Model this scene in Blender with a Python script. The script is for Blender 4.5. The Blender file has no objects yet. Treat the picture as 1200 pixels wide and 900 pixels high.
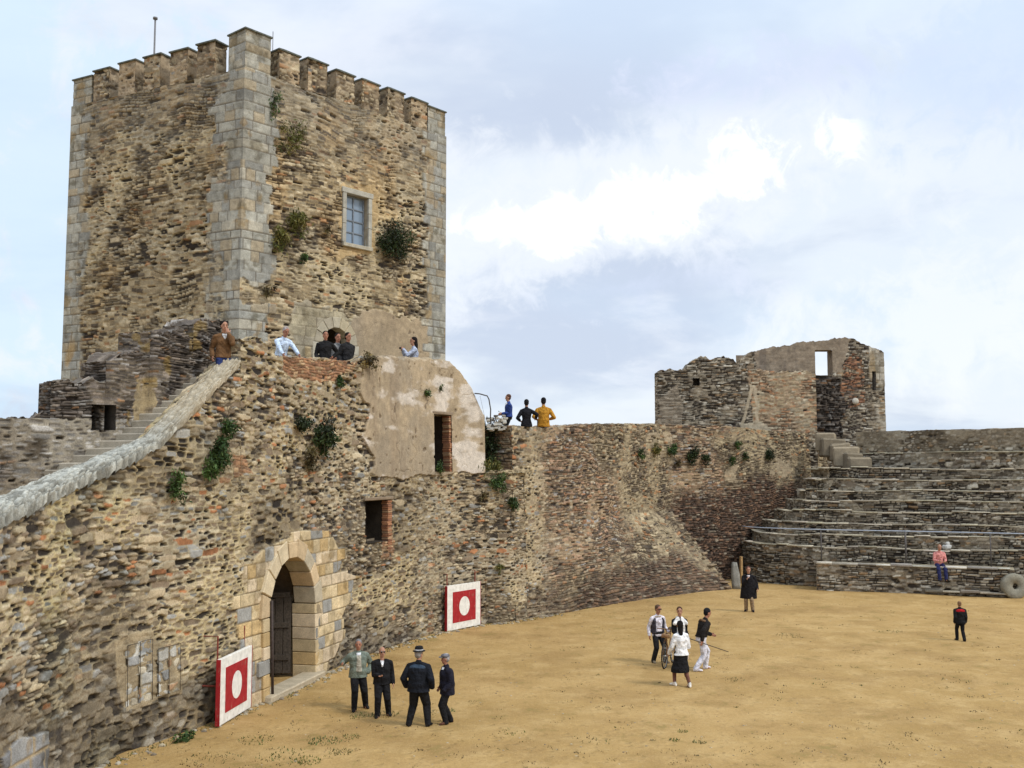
import bpy, bmesh, math, random
import numpy as np
from mathutils import Vector, Matrix

random.seed(7)
SC = bpy.context.scene
COL = SC.collection
F = 1200.0                      # focal length in photograph pixels (photograph 1200 x 900)
EYE = 5.5                       # eye height above the arena
TH = math.atan(101 / 1200)      # camera tilt upwards

# ------------------------------------------------------------------ camera maths (used only to measure places)
def ray(px, py):
    x = (px - 600) / F
    y = (450 - py) / F
    return x, math.cos(TH) - y * math.sin(TH), math.sin(TH) + y * math.cos(TH)

def at(px, py, Y):
    x, y, z = ray(px, py)
    t = Y / y
    return np.array([x * t, Y, EYE + z * t])

def gp(px, py, z=0.0):
    x, y, w = ray(px, py)
    t = (z - EYE) / w
    return np.array([x * t, y * t, z])

def proj(P):
    X = P[..., 0]; Y = P[..., 1]; Z = P[..., 2] - EYE
    d = np.maximum(Y * math.cos(TH) + Z * math.sin(TH), 0.1)
    up = -Y * math.sin(TH) + Z * math.cos(TH)
    return 600 + F * X / d, 450 - F * up / d

# ------------------------------------------------------------------ tags
def tag(o, label=None, cat=None, group=None, kind=None):
    if label: o['label'] = label
    if cat: o['category'] = cat
    if group: o['group'] = group
    if kind: o['kind'] = kind
    return o

def empty(name, loc=(0, 0, 0), rz=0.0):
    o = bpy.data.objects.new(name, None)
    o.location = loc; o.rotation_euler = (0, 0, rz)
    o.empty_display_size = 0.2
    COL.objects.link(o)
    return o

# ------------------------------------------------------------------ numpy noise
def hsh(i, j=0, k=0):
    i = np.asarray(i).astype(np.int64); j = np.asarray(j).astype(np.int64)
    h = (i * 374761393 + j * 668265263 + int(k) * 2147483647 + 1013904223) & 0xffffffff
    h = ((h ^ (h >> 13)) * 1274126177) & 0xffffffff
    h = ((h ^ (h >> 16)) * 2246822519) & 0xffffffff
    h = h ^ (h >> 15)
    return (h & 0xffffff) / float(0x1000000)

def vn(x, y, k=0):
    xi = np.floor(x); yi = np.floor(y)
    fx = x - xi; fy = y - yi
    fx = fx * fx * (3 - 2 * fx); fy = fy * fy * (3 - 2 * fy)
    a = hsh(xi, yi, k); b = hsh(xi + 1, yi, k); c = hsh(xi, yi + 1, k); d = hsh(xi + 1, yi + 1, k)
    return (a * (1 - fx) + b * fx) * (1 - fy) + (c * (1 - fx) + d * fx) * fy

def fbm(x, y, k=0, o=3):
    s = 0; a = 0.5; t = 0
    for q in range(o):
        s = s + a * vn(x * 2 ** q + 17.3 * q, y * 2 ** q - 9.1 * q, k + q); t += a; a *= 0.5
    return s / t

def sst(a, b, x):
    t = np.clip((x - a) / (b - a), 0, 1)
    return t * t * (3 - 2 * t)

def inpoly(x, y, poly):
    r = np.zeros(x.shape, bool)
    n = len(poly)
    for i in range(n):
        x0, y0 = poly[i]; x1, y1 = poly[(i + 1) % n]
        if y0 == y1: continue
        c = ((y0 > y) != (y1 > y)) & (x < (x1 - x0) * (y - y0) / (y1 - y0) + x0)
        r ^= c
    return r

# ------------------------------------------------------------------ stone patterns: height + stone colour for every point of a wall
def voro(u, v, cw, ch, k, jit=0.8, p=2.6, big=0.3):
    a = u / cw; b = v / ch
    row = np.floor(b)
    f1 = np.full(u.shape, 9.0); f2 = np.full(u.shape, 9.0)
    idi = np.zeros(u.shape); idj = np.zeros(u.shape)
    for dj in (-1, 0, 1):
        j = row + dj
        off = hsh(j, 5, k) * 1.0
        ci = np.floor(a + off)
        for di in (-1, 0, 1):
            i = ci + di
            cx = i + 0.5 + (hsh(i, j, k + 1) - 0.5) * jit - off
            cy = j + 0.5 + (hsh(i, j, k + 2) - 0.5) * jit * 0.6
            d = (np.abs(a - cx) ** p + np.abs(b - cy) ** p) ** (1 / p) - big * (hsh(i, j, k + 3) - 0.5)
            n = d < f1
            f2 = np.where(n, f1, np.minimum(f2, d))
            f1 = np.where(n, d, f1)
            idi = np.where(n, i, idi); idj = np.where(n, j, idj)
    return f2 - f1, idi, idj

def course(u, v, cw, ch, k, jv=0.6, ju=0.7, wav=0.0):
    if wav: v = v + wav * (fbm(u * 0.7, v * 0.7, k + 40, 2) - 0.5)
    t = v / ch
    j = np.floor(t)
    bd = lambda q: q + (hsh(q, 3, k) - 0.5) * jv
    j = np.where(t < bd(j), j - 1, j); j = np.where(t >= bd(j + 1), j + 1, j)
    lo = bd(j); hi = bd(j + 1)
    dv = np.minimum(t - lo, hi - t) * ch
    cwj = cw * (0.7 + 0.6 * hsh(j, 7, k))
    x = u / cwj + hsh(j, 11, k) * 9.0
    i = np.floor(x)
    bu = lambda q: q + (hsh(q, j, k + 4) - 0.5) * ju
    i = np.where(x < bu(i), i - 1, i); i = np.where(x >= bu(i + 1), i + 1, i)
    du = np.minimum(x - bu(i), bu(i + 1) - x) * cwj
    return np.minimum(du, dv), i, j

def pick(pal, r):
    w = np.cumsum([p[1] for p in pal]); w = w / w[-1]
    ix = np.searchsorted(w, np.clip(r, 0, 0.9999))
    return np.array([p[0] for p in pal])[ix]

def mixc(a, b, m):
    m = m[..., None]
    return a * (1 - m) + b * m

def C3(c, shape):
    return np.broadcast_to(np.array(c, float), shape + (3,)).copy()

P_RUB = [((.40, .325, .215), .26), ((.32, .255, .17), .20), ((.21, .16, .11), .16), ((.05, .041, .034), .18), ((.37, .17, .08), .04), ((.29, .285, .265), .09), ((.47, .40, .275), .10)]
P_TOW = [((.39, .33, .23), .32), ((.28, .23, .155), .20), ((.045, .037, .03), .20), ((.33, .19, .10), .05), ((.42, .355, .24), .18), ((.28, .275, .255), .08)]
P_SCH = [((.33, .24, .15), .26), ((.24, .175, .115), .22), ((.34, .225, .15), .15), ((.12, .095, .075), .18), ((.38, .33, .245), .14), ((.31, .17, .095), .06), ((.30, .29, .28), .06)]
P_DRK = [((.17, .145, .125), .30), ((.115, .095, .08), .25), ((.24, .20, .165), .20), ((.26, .15, .08), .06), ((.30, .28, .26), .13), ((.07, .06, .055), .12)]
P_SEA = [((.26, .225, .17), .28), ((.17, .14, .105), .22), ((.35, .31, .245), .22), ((.28, .19, .11), .06), ((.44, .41, .345), .12), ((.07, .058, .048), .10)]
P_ASH = [((.36, .355, .31), .40), ((.29, .29, .265), .25), ((.42, .395, .325), .20), ((.36, .31, .225), .15)]
P_GAT = [((.55, .44, .27), .38), ((.60, .49, .34), .27), ((.29, .285, .265), .24), ((.50, .36, .18), .11)]
P_BRK = [((.34, .18, .095), .40), ((.27, .14, .08), .30), ((.40, .27, .155), .30)]

def rubble(u, v, k, cw=.26, ch=.080, pal=P_RUB, mort=(.52, .42, .24), joint=.13, wet=0.5, holes=.05):
    n1 = fbm(u * 2.3, v * 2.3, k + 50, 3); n2 = fbm(u * 0.35, v * 0.35, k + 60, 3); n3 = fbm(u * 9, v * 9, k + 70, 2)
    wu = u + .10 * (n1 - .5) + .03 * (n3 - .5); wv = v + .07 * (fbm(u * 1.9, v * 1.9, k + 55, 3) - .5) + .12 * (n2 - .5) + .022 * (fbm(u * 7, v * 7, k + 57, 2) - .5)
    e, i, j = voro(wu, wv, cw, ch, k, jit=.75, p=4.0)
    eb, ib, jb = voro(wu + 3.3, wv + 1.7, cw * 1.9, ch * 1.75, k + 100, jit=.75, p=4.0)
    big = hsh(ib, jb, k + 101) < .17
    e = np.where(big, np.maximum(eb * 1.5, .02), e); i = np.where(big, ib + 5000, i); j = np.where(big, jb + 7000, j)
    cover = joint * (0.55 + 1.5 * sst(.3, .75, n2)) * (.6 + .9 * hsh(i, j, k + 9))
    m = sst(cover * .55, cover * 1.25 + .05, e + .10 * (n3 - .5))
    r1 = hsh(i, j, k + 10); r2 = hsh(i, j, k + 11); r3 = hsh(i, j, k + 12)
    col = pick(pal, r1) * (0.58 + .78 * r3 + .4 * (n3 - .5))[..., None]
    hs = -.035 + .075 * r2
    hs = np.where(col.sum(-1) < .26, -.045, hs)
    hole = r1 > 1 - holes
    hs = np.where(hole, -.11, hs); col = np.where(hole[..., None], col * .0 + np.array([.06, .05, .04]), col)
    mc = C3(mort, u.shape) * (.80 + .45 * (n1 - .5) + .5 * (n2 - .4) + .3 * (n3 - .5))[..., None]
    mc = mixc(mc, C3((.36, .33, .27), u.shape), .5 * sst(.5, .75, fbm(u * .5, v * .5, k + 80, 2)))
    er = sst(.46, .60, fbm(u * .9, v * 1.1, k + 85, 4)) * .85
    mc = mixc(mc, C3((.085, .065, .045), u.shape) * (.6 + .8 * n3)[..., None], er)
    h = m * hs + (1 - m) * (.012 * (n1 - .5) + .010 * (n3 - .5) + .006 - .055 * er)
    return h, mixc(mc, col, m)

def schist(u, v, k, cw=.30, ch=.075, pal=P_SCH, gap=(.15, .115, .08), jw=.012, amp=.045, deep=.045, mort=None, mcov=.5, wav=.35):
    n2 = fbm(u * .4, v * .4, k + 60, 3); n3 = fbm(u * 8, v * 14, k + 70, 2)
    e, i, j = course(u + .03 * (n3 - .5), v + .03 * (fbm(u * 3.1, v * 3.1, k + 45, 2) - .5), cw, ch, k, wav=wav)
    r1 = hsh(i, j, k + 10); r2 = hsh(i, j, k + 11); r3 = hsh(i, j, k + 12)
    m = sst(jw * .3, jw * 1.3, e + .008 * (n3 - .5))
    col = pick(pal, r1) * (.60 + .72 * r3 + .5 * (n3 - .5) + .35 * (n2 - .5))[..., None]
    hole = r1 > .975
    hs = np.where(hole, -deep * 1.6, amp * (r2 - .35))
    col = np.where(hole[..., None], np.array([.05, .04, .035]), col)
    gc = C3(gap, u.shape) * (.8 + .5 * (n3 - .5))[..., None]
    hg = np.full(u.shape, -deep)
    if mort is not None:
        mm = sst(mcov, mcov + .12, fbm(u * .8, v * .8, k + 33, 3))
        gc = mixc(gc, C3(mort, u.shape) * (.85 + .6 * (n3 - .5))[..., None], mm)
        hg = hg * (1 - .9 * mm)
    return m * hs + (1 - m) * hg, mixc(gc, col, m)

def ashlar(u, v, k, cw=.58, ch=.34, pal=P_ASH, joint=.012, gap=(.17, .15, .12), amp=.012, base=.03):
    n3 = fbm(u * 7, v * 7, k + 70, 3); n2 = fbm(u * 1.1, v * .5, k + 61, 3)
    e, i, j = course(u + .012 * (n3 - .5), v + .012 * (fbm(u * 4, v * 4, k + 44, 2) - .5), cw, ch, k, jv=.25, ju=.5)
    r1 = hsh(i, j, k + 10); r2 = hsh(i, j, k + 11); r3 = hsh(i, j, k + 12)
    m = sst(joint * .3, joint * 1.6, e + .006 * (n3 - .5))
    col = pick(pal, r1) * (.82 + .28 * r3 + .45 * (n3 - .5) + .5 * (n2 - .5))[..., None]
    wr = sst(.58, .72, fbm(u * 2.2, v * 2.2, k + 63, 4))
    col = mixc(col, col * np.array([.62, .60, .55]), wr)
    col = mixc(col, C3((.30, .20, .08), u.shape), .5 * sst(.64, .72, fbm(u * 1.5, v * 1.3, k + 64, 4)))
    h = base + amp * (r2 - .5) + .012 * (n3 - .5) - .02 * sst(.66, .8, fbm(u * 5, v * 5, k + 65, 3))
    return m * h + (1 - m) * (base - .028), mixc(C3(gap, u.shape), col, m)

def plaster(u, v, k):
    n = fbm(u * .8, v * .8, k, 4); n3 = fbm(u * 6, v * 6, k + 5, 3)
    col = C3((.475, .375, .25), u.shape) * (.78 + .55 * (n - .45) + .30 * (n3 - .5))[..., None]
    col = mixc(col, C3((.30, .25, .185), u.shape), .7 * sst(.50, .72, fbm(u * .7, v * .5, k + 8, 4)))
    col = mixc(col, C3((.26, .20, .14), u.shape), .5 * sst(.56, .70, fbm(u * 1.6, v * .25, k + 18, 3)))
    pit = sst(.80, .86, fbm(u * 5, v * 4.2, k + 21, 2))
    col = mixc(col, C3((.17, .13, .09), u.shape), .8 * pit)
    cr = np.abs(fbm(u * .7, v * .7, k + 30, 4) - .5)
    crack = 1 - sst(.002, .007, cr)
    col = mixc(col, C3((.20, .16, .11), u.shape), .55 * crack)
    return .05 + .02 * (n - .5) + .006 * (n3 - .5) - .04 * pit - .015 * crack, col

def rough(col, amp=.02, fr=3.0):
    def f(u, v, P, k=3):
        n = fbm(u * fr, v * fr, k, 4); n3 = fbm(u * 11, v * 11, k + 5, 2)
        return amp * (n - .5) * 2, C3(col, u.shape) * (.8 + .6 * (n - .5) + .35 * (n3 - .5) + .1)[..., None]
    return f

def blend(a, b, m):
    return a[0] * (1 - m) + b[0] * m, mixc(a[1], b[1], m)

# ------------------------------------------------------------------ mesh collector
class Acc:
    def __init__(s):
        s.v = []; s.c = []; s.q = []; s.f = []; s.n = 0
    def raw(s, verts, faces, col=(.3, .3, .3)):
        verts = np.asarray(verts, float)
        c = np.asarray(col, float)
        if c.ndim == 1: c = np.broadcast_to(c, (len(verts), 3))
        s.v.append(verts); s.c.append(c)
        for f in faces: s.f.append([i + s.n for i in f])
        s.n += len(verts)
    def grid(s, P, col, keep=None):
        n, m = P.shape[:2]
        idx = np.arange(n * m).reshape(n, m) + s.n
        q = np.stack([idx[:-1, :-1], idx[1:, :-1], idx[1:, 1:], idx[:-1, 1:]], -1)
        if keep is not None: q = q[keep]
        s.q.append(q.reshape(-1, 4)); s.v.append(P.reshape(-1, 3)); s.c.append(np.clip(col, .004, .95).reshape(-1, 3)); s.n += n * m
    def build(s, name, mat, parent=None, smooth=True):
        V = np.concatenate(s.v); C = np.concatenate(s.c)
        Q = np.concatenate(s.q) if s.q else np.zeros((0, 4), int)
        lv = np.concatenate([Q.ravel()] + [np.array(f) for f in s.f]) if (len(Q) or s.f) else np.zeros(0, int)
        sizes = np.concatenate([np.full(len(Q), 4), np.array([len(f) for f in s.f], int)]).astype(np.int32)
        used = np.zeros(len(V), bool); used[lv] = True
        remap = np.cumsum(used) - 1
        V = V[used]; C = C[used]; lv = remap[lv]
        me = bpy.data.meshes.new(name)
        me.vertices.add(len(V)); me.vertices.foreach_set('co', V.astype(np.float32).ravel())
        me.loops.add(len(lv)); me.loops.foreach_set('vertex_index', lv.astype(np.int32))
        me.polygons.add(len(sizes))
        me.polygons.foreach_set('loop_start', (np.cumsum(sizes) - sizes).astype(np.int32))
        at_ = me.color_attributes.new('Col', 'FLOAT_COLOR', 'POINT')
        at_.data.foreach_set('color', np.concatenate([C, np.ones((len(C), 1))], 1).astype(np.float32).ravel())
        me.update(calc_edges=True)
        me.polygons.foreach_set('use_smooth', np.full(len(sizes), smooth))
        if mat: me.materials.append(mat)
        o = bpy.data.objects.new(name, me); COL.objects.link(o)
        if parent is not None:
            o.parent = parent
            o.matrix_parent_inverse = Matrix.Translation(-Vector(parent.location)) if parent.rotation_euler.z == 0 else (Matrix.Translation(parent.location) @ parent.rotation_euler.to_matrix().to_4x4()).inverted()
        return o

def box(acc, cen, half, col, rz=0.0, bev=.02, jit=0.0, tilt=0.0):
    bm = bmesh.new()
    bmesh.ops.create_cube(bm, size=2.0)
    for v in bm.verts:
        v.co = Vector((v.co.x * half[0] + random.uniform(-jit, jit), v.co.y * half[1] + random.uniform(-jit, jit), v.co.z * half[2] + random.uniform(-jit, jit)))
    if bev > 0:
        bmesh.ops.bevel(bm, geom=bm.edges[:], offset=bev, segments=1, affect='EDGES', profile=.5)
    M = Matrix.Translation(Vector(cen)) @ Matrix.Rotation(rz, 4, 'Z') @ Matrix.Rotation(tilt, 4, 'Y')
    bm.verts.ensure_lookup_table()
    acc.raw([M @ v.co for v in bm.verts], [[v.index for v in f.verts] for f in bm.faces], col)
    bm.free()

def prism8(acc, pts, col, bev=0.0):
    """eight corners, bottom four then top four"""
    fs = [(0, 3, 2, 1), (4, 5, 6, 7), (0, 1, 5, 4), (1, 2, 6, 5), (2, 3, 7, 6), (3, 0, 4, 7)]
    if bev:
        bm = bmesh.new()
        vs = [bm.verts.new(Vector(p)) for p in pts]
        for f in fs: bm.faces.new([vs[i] for i in f])
        bmesh.ops.recalc_face_normals(bm, faces=bm.faces[:])
        bmesh.ops.bevel(bm, geom=bm.edges[:], offset=bev, segments=1, affect='EDGES', profile=.5)
        bm.verts.index_update()
        acc.raw([v.co[:] for v in bm.verts], [[v.index for v in f.verts] for f in bm.faces], col)
        bm.free()
    else:
        acc.raw(pts, fs, col)

def tube(acc, pts, r, col, n=8):
    pts = [np.asarray(p, float) for p in pts]
    rs = r if hasattr(r, '__len__') else [r] * len(pts)
    V = []; Fc = []
    for i, p in enumerate(pts):
        d = pts[min(i + 1, len(pts) - 1)] - pts[max(i - 1, 0)]
        d = d / (np.linalg.norm(d) + 1e-9)
        a = np.cross(d, [0, 0, 1.]) if abs(d[2]) < .9 else np.cross(d, [1., 0, 0])
        a /= np.linalg.norm(a); b = np.cross(d, a)
        for q in range(n):
            t = 2 * math.pi * q / n
            V.append(p + rs[i] * (math.cos(t) * a + math.sin(t) * b))
    for i in range(len(pts) - 1):
        for q in range(n):
            Fc.append([i * n + q, i * n + (q + 1) % n, (i + 1) * n + (q + 1) % n, (i + 1) * n + q])
    Fc.append(list(range(n))[::-1]); Fc.append([(len(pts) - 1) * n + q for q in range(n)])
    acc.raw(V, Fc, col)

def samples(a, b, res, extra=()):
    x = np.linspace(a, b, max(2, int(round((b - a) / res)) + 1))
    for e in extra:
        if a < e < b: x[np.argmin(np.abs(x - e))] = e
    return x

def planar(acc, O, U, V, res, sty, N=None, u0=0.0, v0=0.0, keepf=None, k=1, edge0=True):
    """a flat patch O + u*U + v*V, displaced along N by the stone pattern"""
    O = np.asarray(O, float); U = np.asarray(U, float); V = np.asarray(V, float)
    lu = np.linalg.norm(U); lv = np.linalg.norm(V)
    uu = samples(0, lu, res); vv = samples(0, lv, res)
    u, v = np.meshgrid(uu, vv, indexing='ij')
    P = O + u[..., None] * (U / lu) + v[..., None] * (V / lv)
    if N is None: N = np.cross(U, V)
    N = np.asarray(N, float); N = N / np.linalg.norm(N)
    h, c = sty(u + u0, v + v0, P)
    keep = None
    if keepf is not None:
        Pc = (P[:-1, :-1] + P[1:, 1:]) / 2
        uc = (u[:-1, :-1] + u[1:, 1:]) / 2; vc = (v[:-1, :-1] + v[1:, 1:]) / 2
        keep = keepf(uc, vc, Pc)
    acc.grid(P + h[..., None] * N, c, keep)

# ------------------------------------------------------------------ curved walls
def catmull(pts, per=40):
    pts = [np.asarray(p, float) for p in pts]
    P = [2 * pts[0] - pts[1]] + pts + [2 * pts[-1] - pts[-2]]
    out = []
    for i in range(1, len(P) - 2):
        for q in range(per):
            t = q / per
            out.append(.5 * ((2 * P[i]) + (-P[i - 1] + P[i + 1]) * t + (2 * P[i - 1] - 5 * P[i] + 4 * P[i + 1] - P[i + 2]) * t * t + (-P[i - 1] + 3 * P[i] - 3 * P[i + 1] + P[i + 2]) * t ** 3))
    out.append(pts[-1])
    return np.array(out)

class Wall:
    """a wall along a plan curve; s = metres along it, z = height, n = side the arena sees"""
    def __init__(s, pts, smooth=True, side=1):
        s.c = catmull(pts) if smooth else np.array(pts, float)
        d = np.linalg.norm(np.diff(s.c, axis=0), axis=1)
        s.t = np.concatenate([[0], np.cumsum(d)]); s.len = s.t[-1]; s.side = side
        s.off = lambda S, Z: 0 * S
    def plan(s, S):
        return np.interp(S, s.t, s.c[:, 0]), np.interp(S, s.t, s.c[:, 1])
    def normal(s, S):
        a = np.clip(S - .3, 0, s.len); b = np.clip(S + .3, 0, s.len)
        x0, y0 = s.plan(a); x1, y1 = s.plan(b)
        dx = x1 - x0; dy = y1 - y0; L = np.hypot(dx, dy) + 1e-9
        return dy / L * s.side, -dx / L * s.side
    def pos(s, S, Z, out=0.0):
        S = np.asarray(S, float); Z = np.asarray(Z, float)
        x, y = s.plan(S); nx, ny = s.normal(S)
        o = s.off(S, Z) - out
        return np.stack([x - nx * o, y - ny * o, Z + 0 * S], -1)
    def solve(s, px, py):
        S, Z = np.meshgrid(np.linspace(0, s.len, 700), np.linspace(-.2, 14, 700), indexing='ij')
        if not hasattr(s, '_g'): s._g = proj(s.pos(S, Z))
        d = (s._g[0] - px) ** 2 + (s._g[1] - py) ** 2
        q = np.unravel_index(np.argmin(d), d.shape)
        return S[q], Z[q]

def wall_mesh(acc, w, s0, s1, z0, top, res, sty, holes=(), es=(), ez=(), thick=.8, toprough=.05, capsty=None, ends=(True, True), back=True, zmax=None):
    """front face (displaced), cap and back of a wall; top(S) is its ragged top line"""
    ss = samples(s0, s1, res, es)
    T = top(ss)
    zz = samples(z0, (zmax or T.max()) + 1e-4, res, ez)
    S, Z0 = np.meshgrid(ss, zz, indexing='ij')
    Tm = np.broadcast_to(T[:, None], S.shape)
    Z = np.minimum(Z0, Tm)
    P = w.pos(S, Z)
    nx, ny = w.normal(S)
    h, c = sty(S, Z, P)
    h = np.where(Z0 >= Tm - res * .5, np.minimum(h, .01), h)
    P[..., 0] += nx * h; P[..., 1] += ny * h
    zc = (Z0[:-1, :-1] + Z0[1:, 1:]) / 2; sc = (S[:-1, :-1] + S[1:, 1:]) / 2
    keep = (Z0[:-1, :-1] < Tm[:-1, :-1]) | (Z0[1:, :-1] < Tm[1:, :-1])
    for hf in holes: keep &= ~hf(sc, zc)
    acc.grid(P, c, keep)
    # cap
    capsty = capsty or sty
    nt = max(2, int(thick / res))
    tt = np.linspace(0, thick, nt + 1)
    S2, D = np.meshgrid(ss, tt, indexing='ij')
    T2 = np.broadcast_to(T[:, None], S2.shape)
    Pc = w.pos(S2, T2, out=-D)
    hc, cc = capsty(S2, T2 + D, Pc)
    j = (D > 0)
    Pc[..., 2] += np.where(j, hc * .8 + toprough * (fbm(S2 * 4, D * 4 + 3, 77, 3) - .5), 0)
    Pc[:, 0, :] = P[np.arange(len(ss)), np.argmax(Z0[:] >= T[:, None] - 1e-6, axis=1)] if True else Pc[:, 0]
    acc.grid(Pc, cc)
    zb = np.linspace(0, 1, 60 if holes else 6)
    S3, Q = np.meshgrid(ss, zb, indexing='ij')
    if back:
        T3 = np.broadcast_to(Pc[:, -1, 2][:, None], S3.shape)
        Z3 = T3 + (z0 - T3) * Q
        Pb = w.pos(S3, T[:, None] + 0 * S3, out=-thick)
        Pb[..., 2] = Z3
        kb = None
        if holes:
            kb = np.ones((len(ss) - 1, len(zb) - 1), bool)
            for hf in holes: kb &= ~hf((S3[:-1, :-1] + S3[1:, 1:]) / 2, (Z3[:-1, :-1] + Z3[1:, 1:]) / 2)
        acc.grid(Pb, np.broadcast_to(np.array([.22, .18, .13]), Pb.shape), kb)
    for e, sv, ix in ((0, s0, 0), (1, s1, -1)):
        if not ends[e]: continue
        dd = np.linspace(0, thick, nt + 1)
        zs = samples(z0, T[ix], res)
        D4, Z4 = np.meshgrid(dd, zs, indexing='ij')
        Pe = w.pos(np.full(D4.shape, sv), Z4, out=-D4)
        he, ce = sty(D4 + 31 + e * 7, Z4, Pe)
        ax, ay = w.plan(np.array([max(sv - .2, 0), min(sv + .2, w.len)]))
        tv = np.array([ax[1] - ax[0], ay[1] - ay[0]]); tv /= np.linalg.norm(tv)
        sg = -1 if e == 0 else 1
        he = he * np.minimum(1, np.minimum(D4, thick - D4) / .06)
        Pe[..., 0] += tv[0] * sg * he; Pe[..., 1] += tv[1] * sg * he
        acc.grid(Pe, ce)

def wall_steps(acc, w, cuts, z0, top, res, sty, holes=(), es=(), ez=(), thick=.8, toprough=.05, capsty=None, ends=(True, True), back=True):
    for q in range(len(cuts) - 1):
        a, b = cuts[q], cuts[q + 1]
        wall_mesh(acc, w, a, b, z0, lambda S, a=a, b=b: top(np.clip(S, a + .004, b - .004)), res, sty, holes, es, ez, thick[q] if isinstance(thick, list) else thick, toprough, capsty, (ends[0] if q == 0 else True, ends[1] if q == len(cuts) - 2 else True), back)

def recess(acc, w, s0, s1, z0, z1, depth, col, out=-.015, stys=None, res=.04):
    """the jambs, head, floor and back of an opening, going straight into the wall"""
    sm = (s0 + s1) / 2
    nx, ny = w.normal(np.array(sm)); n = np.array([nx, ny, 0.])
    a = w.pos(s0, z0); b = w.pos(s1, z0); c = w.pos(s1, z1); d = w.pos(s0, z1)
    dn = -n * depth
    sty = stys or rough(col, .015)
    planar(acc, a, dn, d - a, res, sty, N=b - a)
    planar(acc, b, dn, c - b, res, sty, N=a - b)
    planar(acc, d, c - d, dn, res * 2, rough(col, .01), N=(0, 0, -1))
    planar(acc, a, b - a, dn, res * 2, rough(col, .01), N=(0, 0, 1))
    planar(acc, a + dn, b - a, d - a, res * 2, rough(col, .01), N=n)
# ------------------------------------------------------------------ materials
def nodes_of(m):
    m.use_nodes = True
    nt = m.node_tree
    b = nt.nodes.get('Principled BSDF')
    return nt, b

def L(nt, a, ao, b, bi):
    nt.links.new(a.outputs[ao], b.inputs[bi])

def mat_stone(name, fine=40.0, bump=.35, rough_=.92):
    m = bpy.data.materials.new(name); nt, b = nodes_of(m)
    N = nt.nodes
    at_ = N.new('ShaderNodeAttribute'); at_.attribute_name = 'Col'
    geo = N.new('ShaderNodeNewGeometry')
    n1 = N.new('ShaderNodeTexNoise'); n1.inputs['Scale'].default_value = fine; n1.inputs['Detail'].default_value = 5; n1.inputs['Roughness'].default_value = .65
    n2 = N.new('ShaderNodeTexNoise'); n2.inputs['Scale'].default_value = 5.0; n2.inputs['Detail'].default_value = 4
    L(nt, geo, 'Position', n1, 'Vector'); L(nt, geo, 'Position', n2, 'Vector')
    mr = N.new('ShaderNodeMapRange'); mr.inputs['From Min'].default_value = .3; mr.inputs['From Max'].default_value = .7; mr.inputs['To Min'].default_value = .68; mr.inputs['To Max'].default_value = 1.3
    L(nt, n1, 'Fac', mr, 'Value')
    mr2 = N.new('ShaderNodeMapRange'); mr2.inputs['From Min'].default_value = .3; mr2.inputs['From Max'].default_value = .7; mr2.inputs['To Min'].default_value = .85; mr2.inputs['To Max'].default_value = 1.15
    L(nt, n2, 'Fac', mr2, 'Value')
    mu = N.new('ShaderNodeMath'); mu.operation = 'MULTIPLY'; L(nt, mr, 'Result', mu, 0); L(nt, mr2, 'Result', mu, 1)
    vm = N.new('ShaderNodeVectorMath'); vm.operation = 'SCALE'
    L(nt, at_, 'Color', vm, 0); L(nt, mu, 'Value', vm, 'Scale')
    L(nt, vm, 'Vector', b, 'Base Color')
    b.inputs['Roughness'].default_value = rough_
    b.inputs['Specular IOR Level'].default_value = .2
    bp = N.new('ShaderNodeBump'); bp.inputs['Strength'].default_value = bump; bp.inputs['Distance'].default_value = .02
    L(nt, n1, 'Fac', bp, 'Height'); L(nt, bp, 'Normal', b, 'Normal')
    return m

def mat_plain(name, col, rough_=.8, spec=.3, var=.25, scale=14.0, bump=.15, metal=0.0, dist=.01):
    m = bpy.data.materials.new(name); nt, b = nodes_of(m); N = nt.nodes
    geo = N.new('ShaderNodeTexCoord')
    n1 = N.new('ShaderNodeTexNoise'); n1.inputs['Scale'].default_value = scale; n1.inputs['Detail'].default_value = 4
    L(nt, geo, 'Object', n1, 'Vector')
    mr = N.new('ShaderNodeMapRange'); mr.inputs['From Min'].default_value = .3; mr.inputs['From Max'].default_value = .7
    mr.inputs['To Min'].default_value = 1 - var; mr.inputs['To Max'].default_value = 1 + var
    L(nt, n1, 'Fac', mr, 'Value')
    vm = N.new('ShaderNodeVectorMath'); vm.operation = 'SCALE'; vm.inputs[0].default_value = col
    L(nt, mr, 'Result', vm, 'Scale'); L(nt, vm, 'Vector', b, 'Base Color')
    b.inputs['Roughness'].default_value = rough_; b.inputs['Specular IOR Level'].default_value = spec; b.inputs['Metallic'].default_value = metal
    if bump:
        bp = N.new('ShaderNodeBump'); bp.inputs['Strength'].default_value = bump; bp.inputs['Distance'].default_value = dist
        L(nt, n1, 'Fac', bp, 'Height'); L(nt, bp, 'Normal', b, 'Normal')
    return m

def mat_cloth(name, col, rough_=.9, var=.18):
    m = mat_plain(name, col, rough_, .15, .35, 11.0, 1.0, dist=.06)
    return m

M_ST = mat_stone('weathered_stone', 34.0, .55)
M_ROCK = mat_stone('dressed_stone', 55, .25)
M_LEAF = None

def mat_leaf(name, c0, c1):
    m = bpy.data.materials.new(name); nt, b = nodes_of(m); N = nt.nodes
    at_ = N.new('ShaderNodeAttribute'); at_.attribute_name = 'Col'
    L(nt, at_, 'Color', b, 'Base Color')
    b.inputs['Roughness'].default_value = .6; b.inputs['Specular IOR Level'].default_value = .25
    return m
M_LEAF = mat_leaf('foliage', 0, 0)

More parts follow.
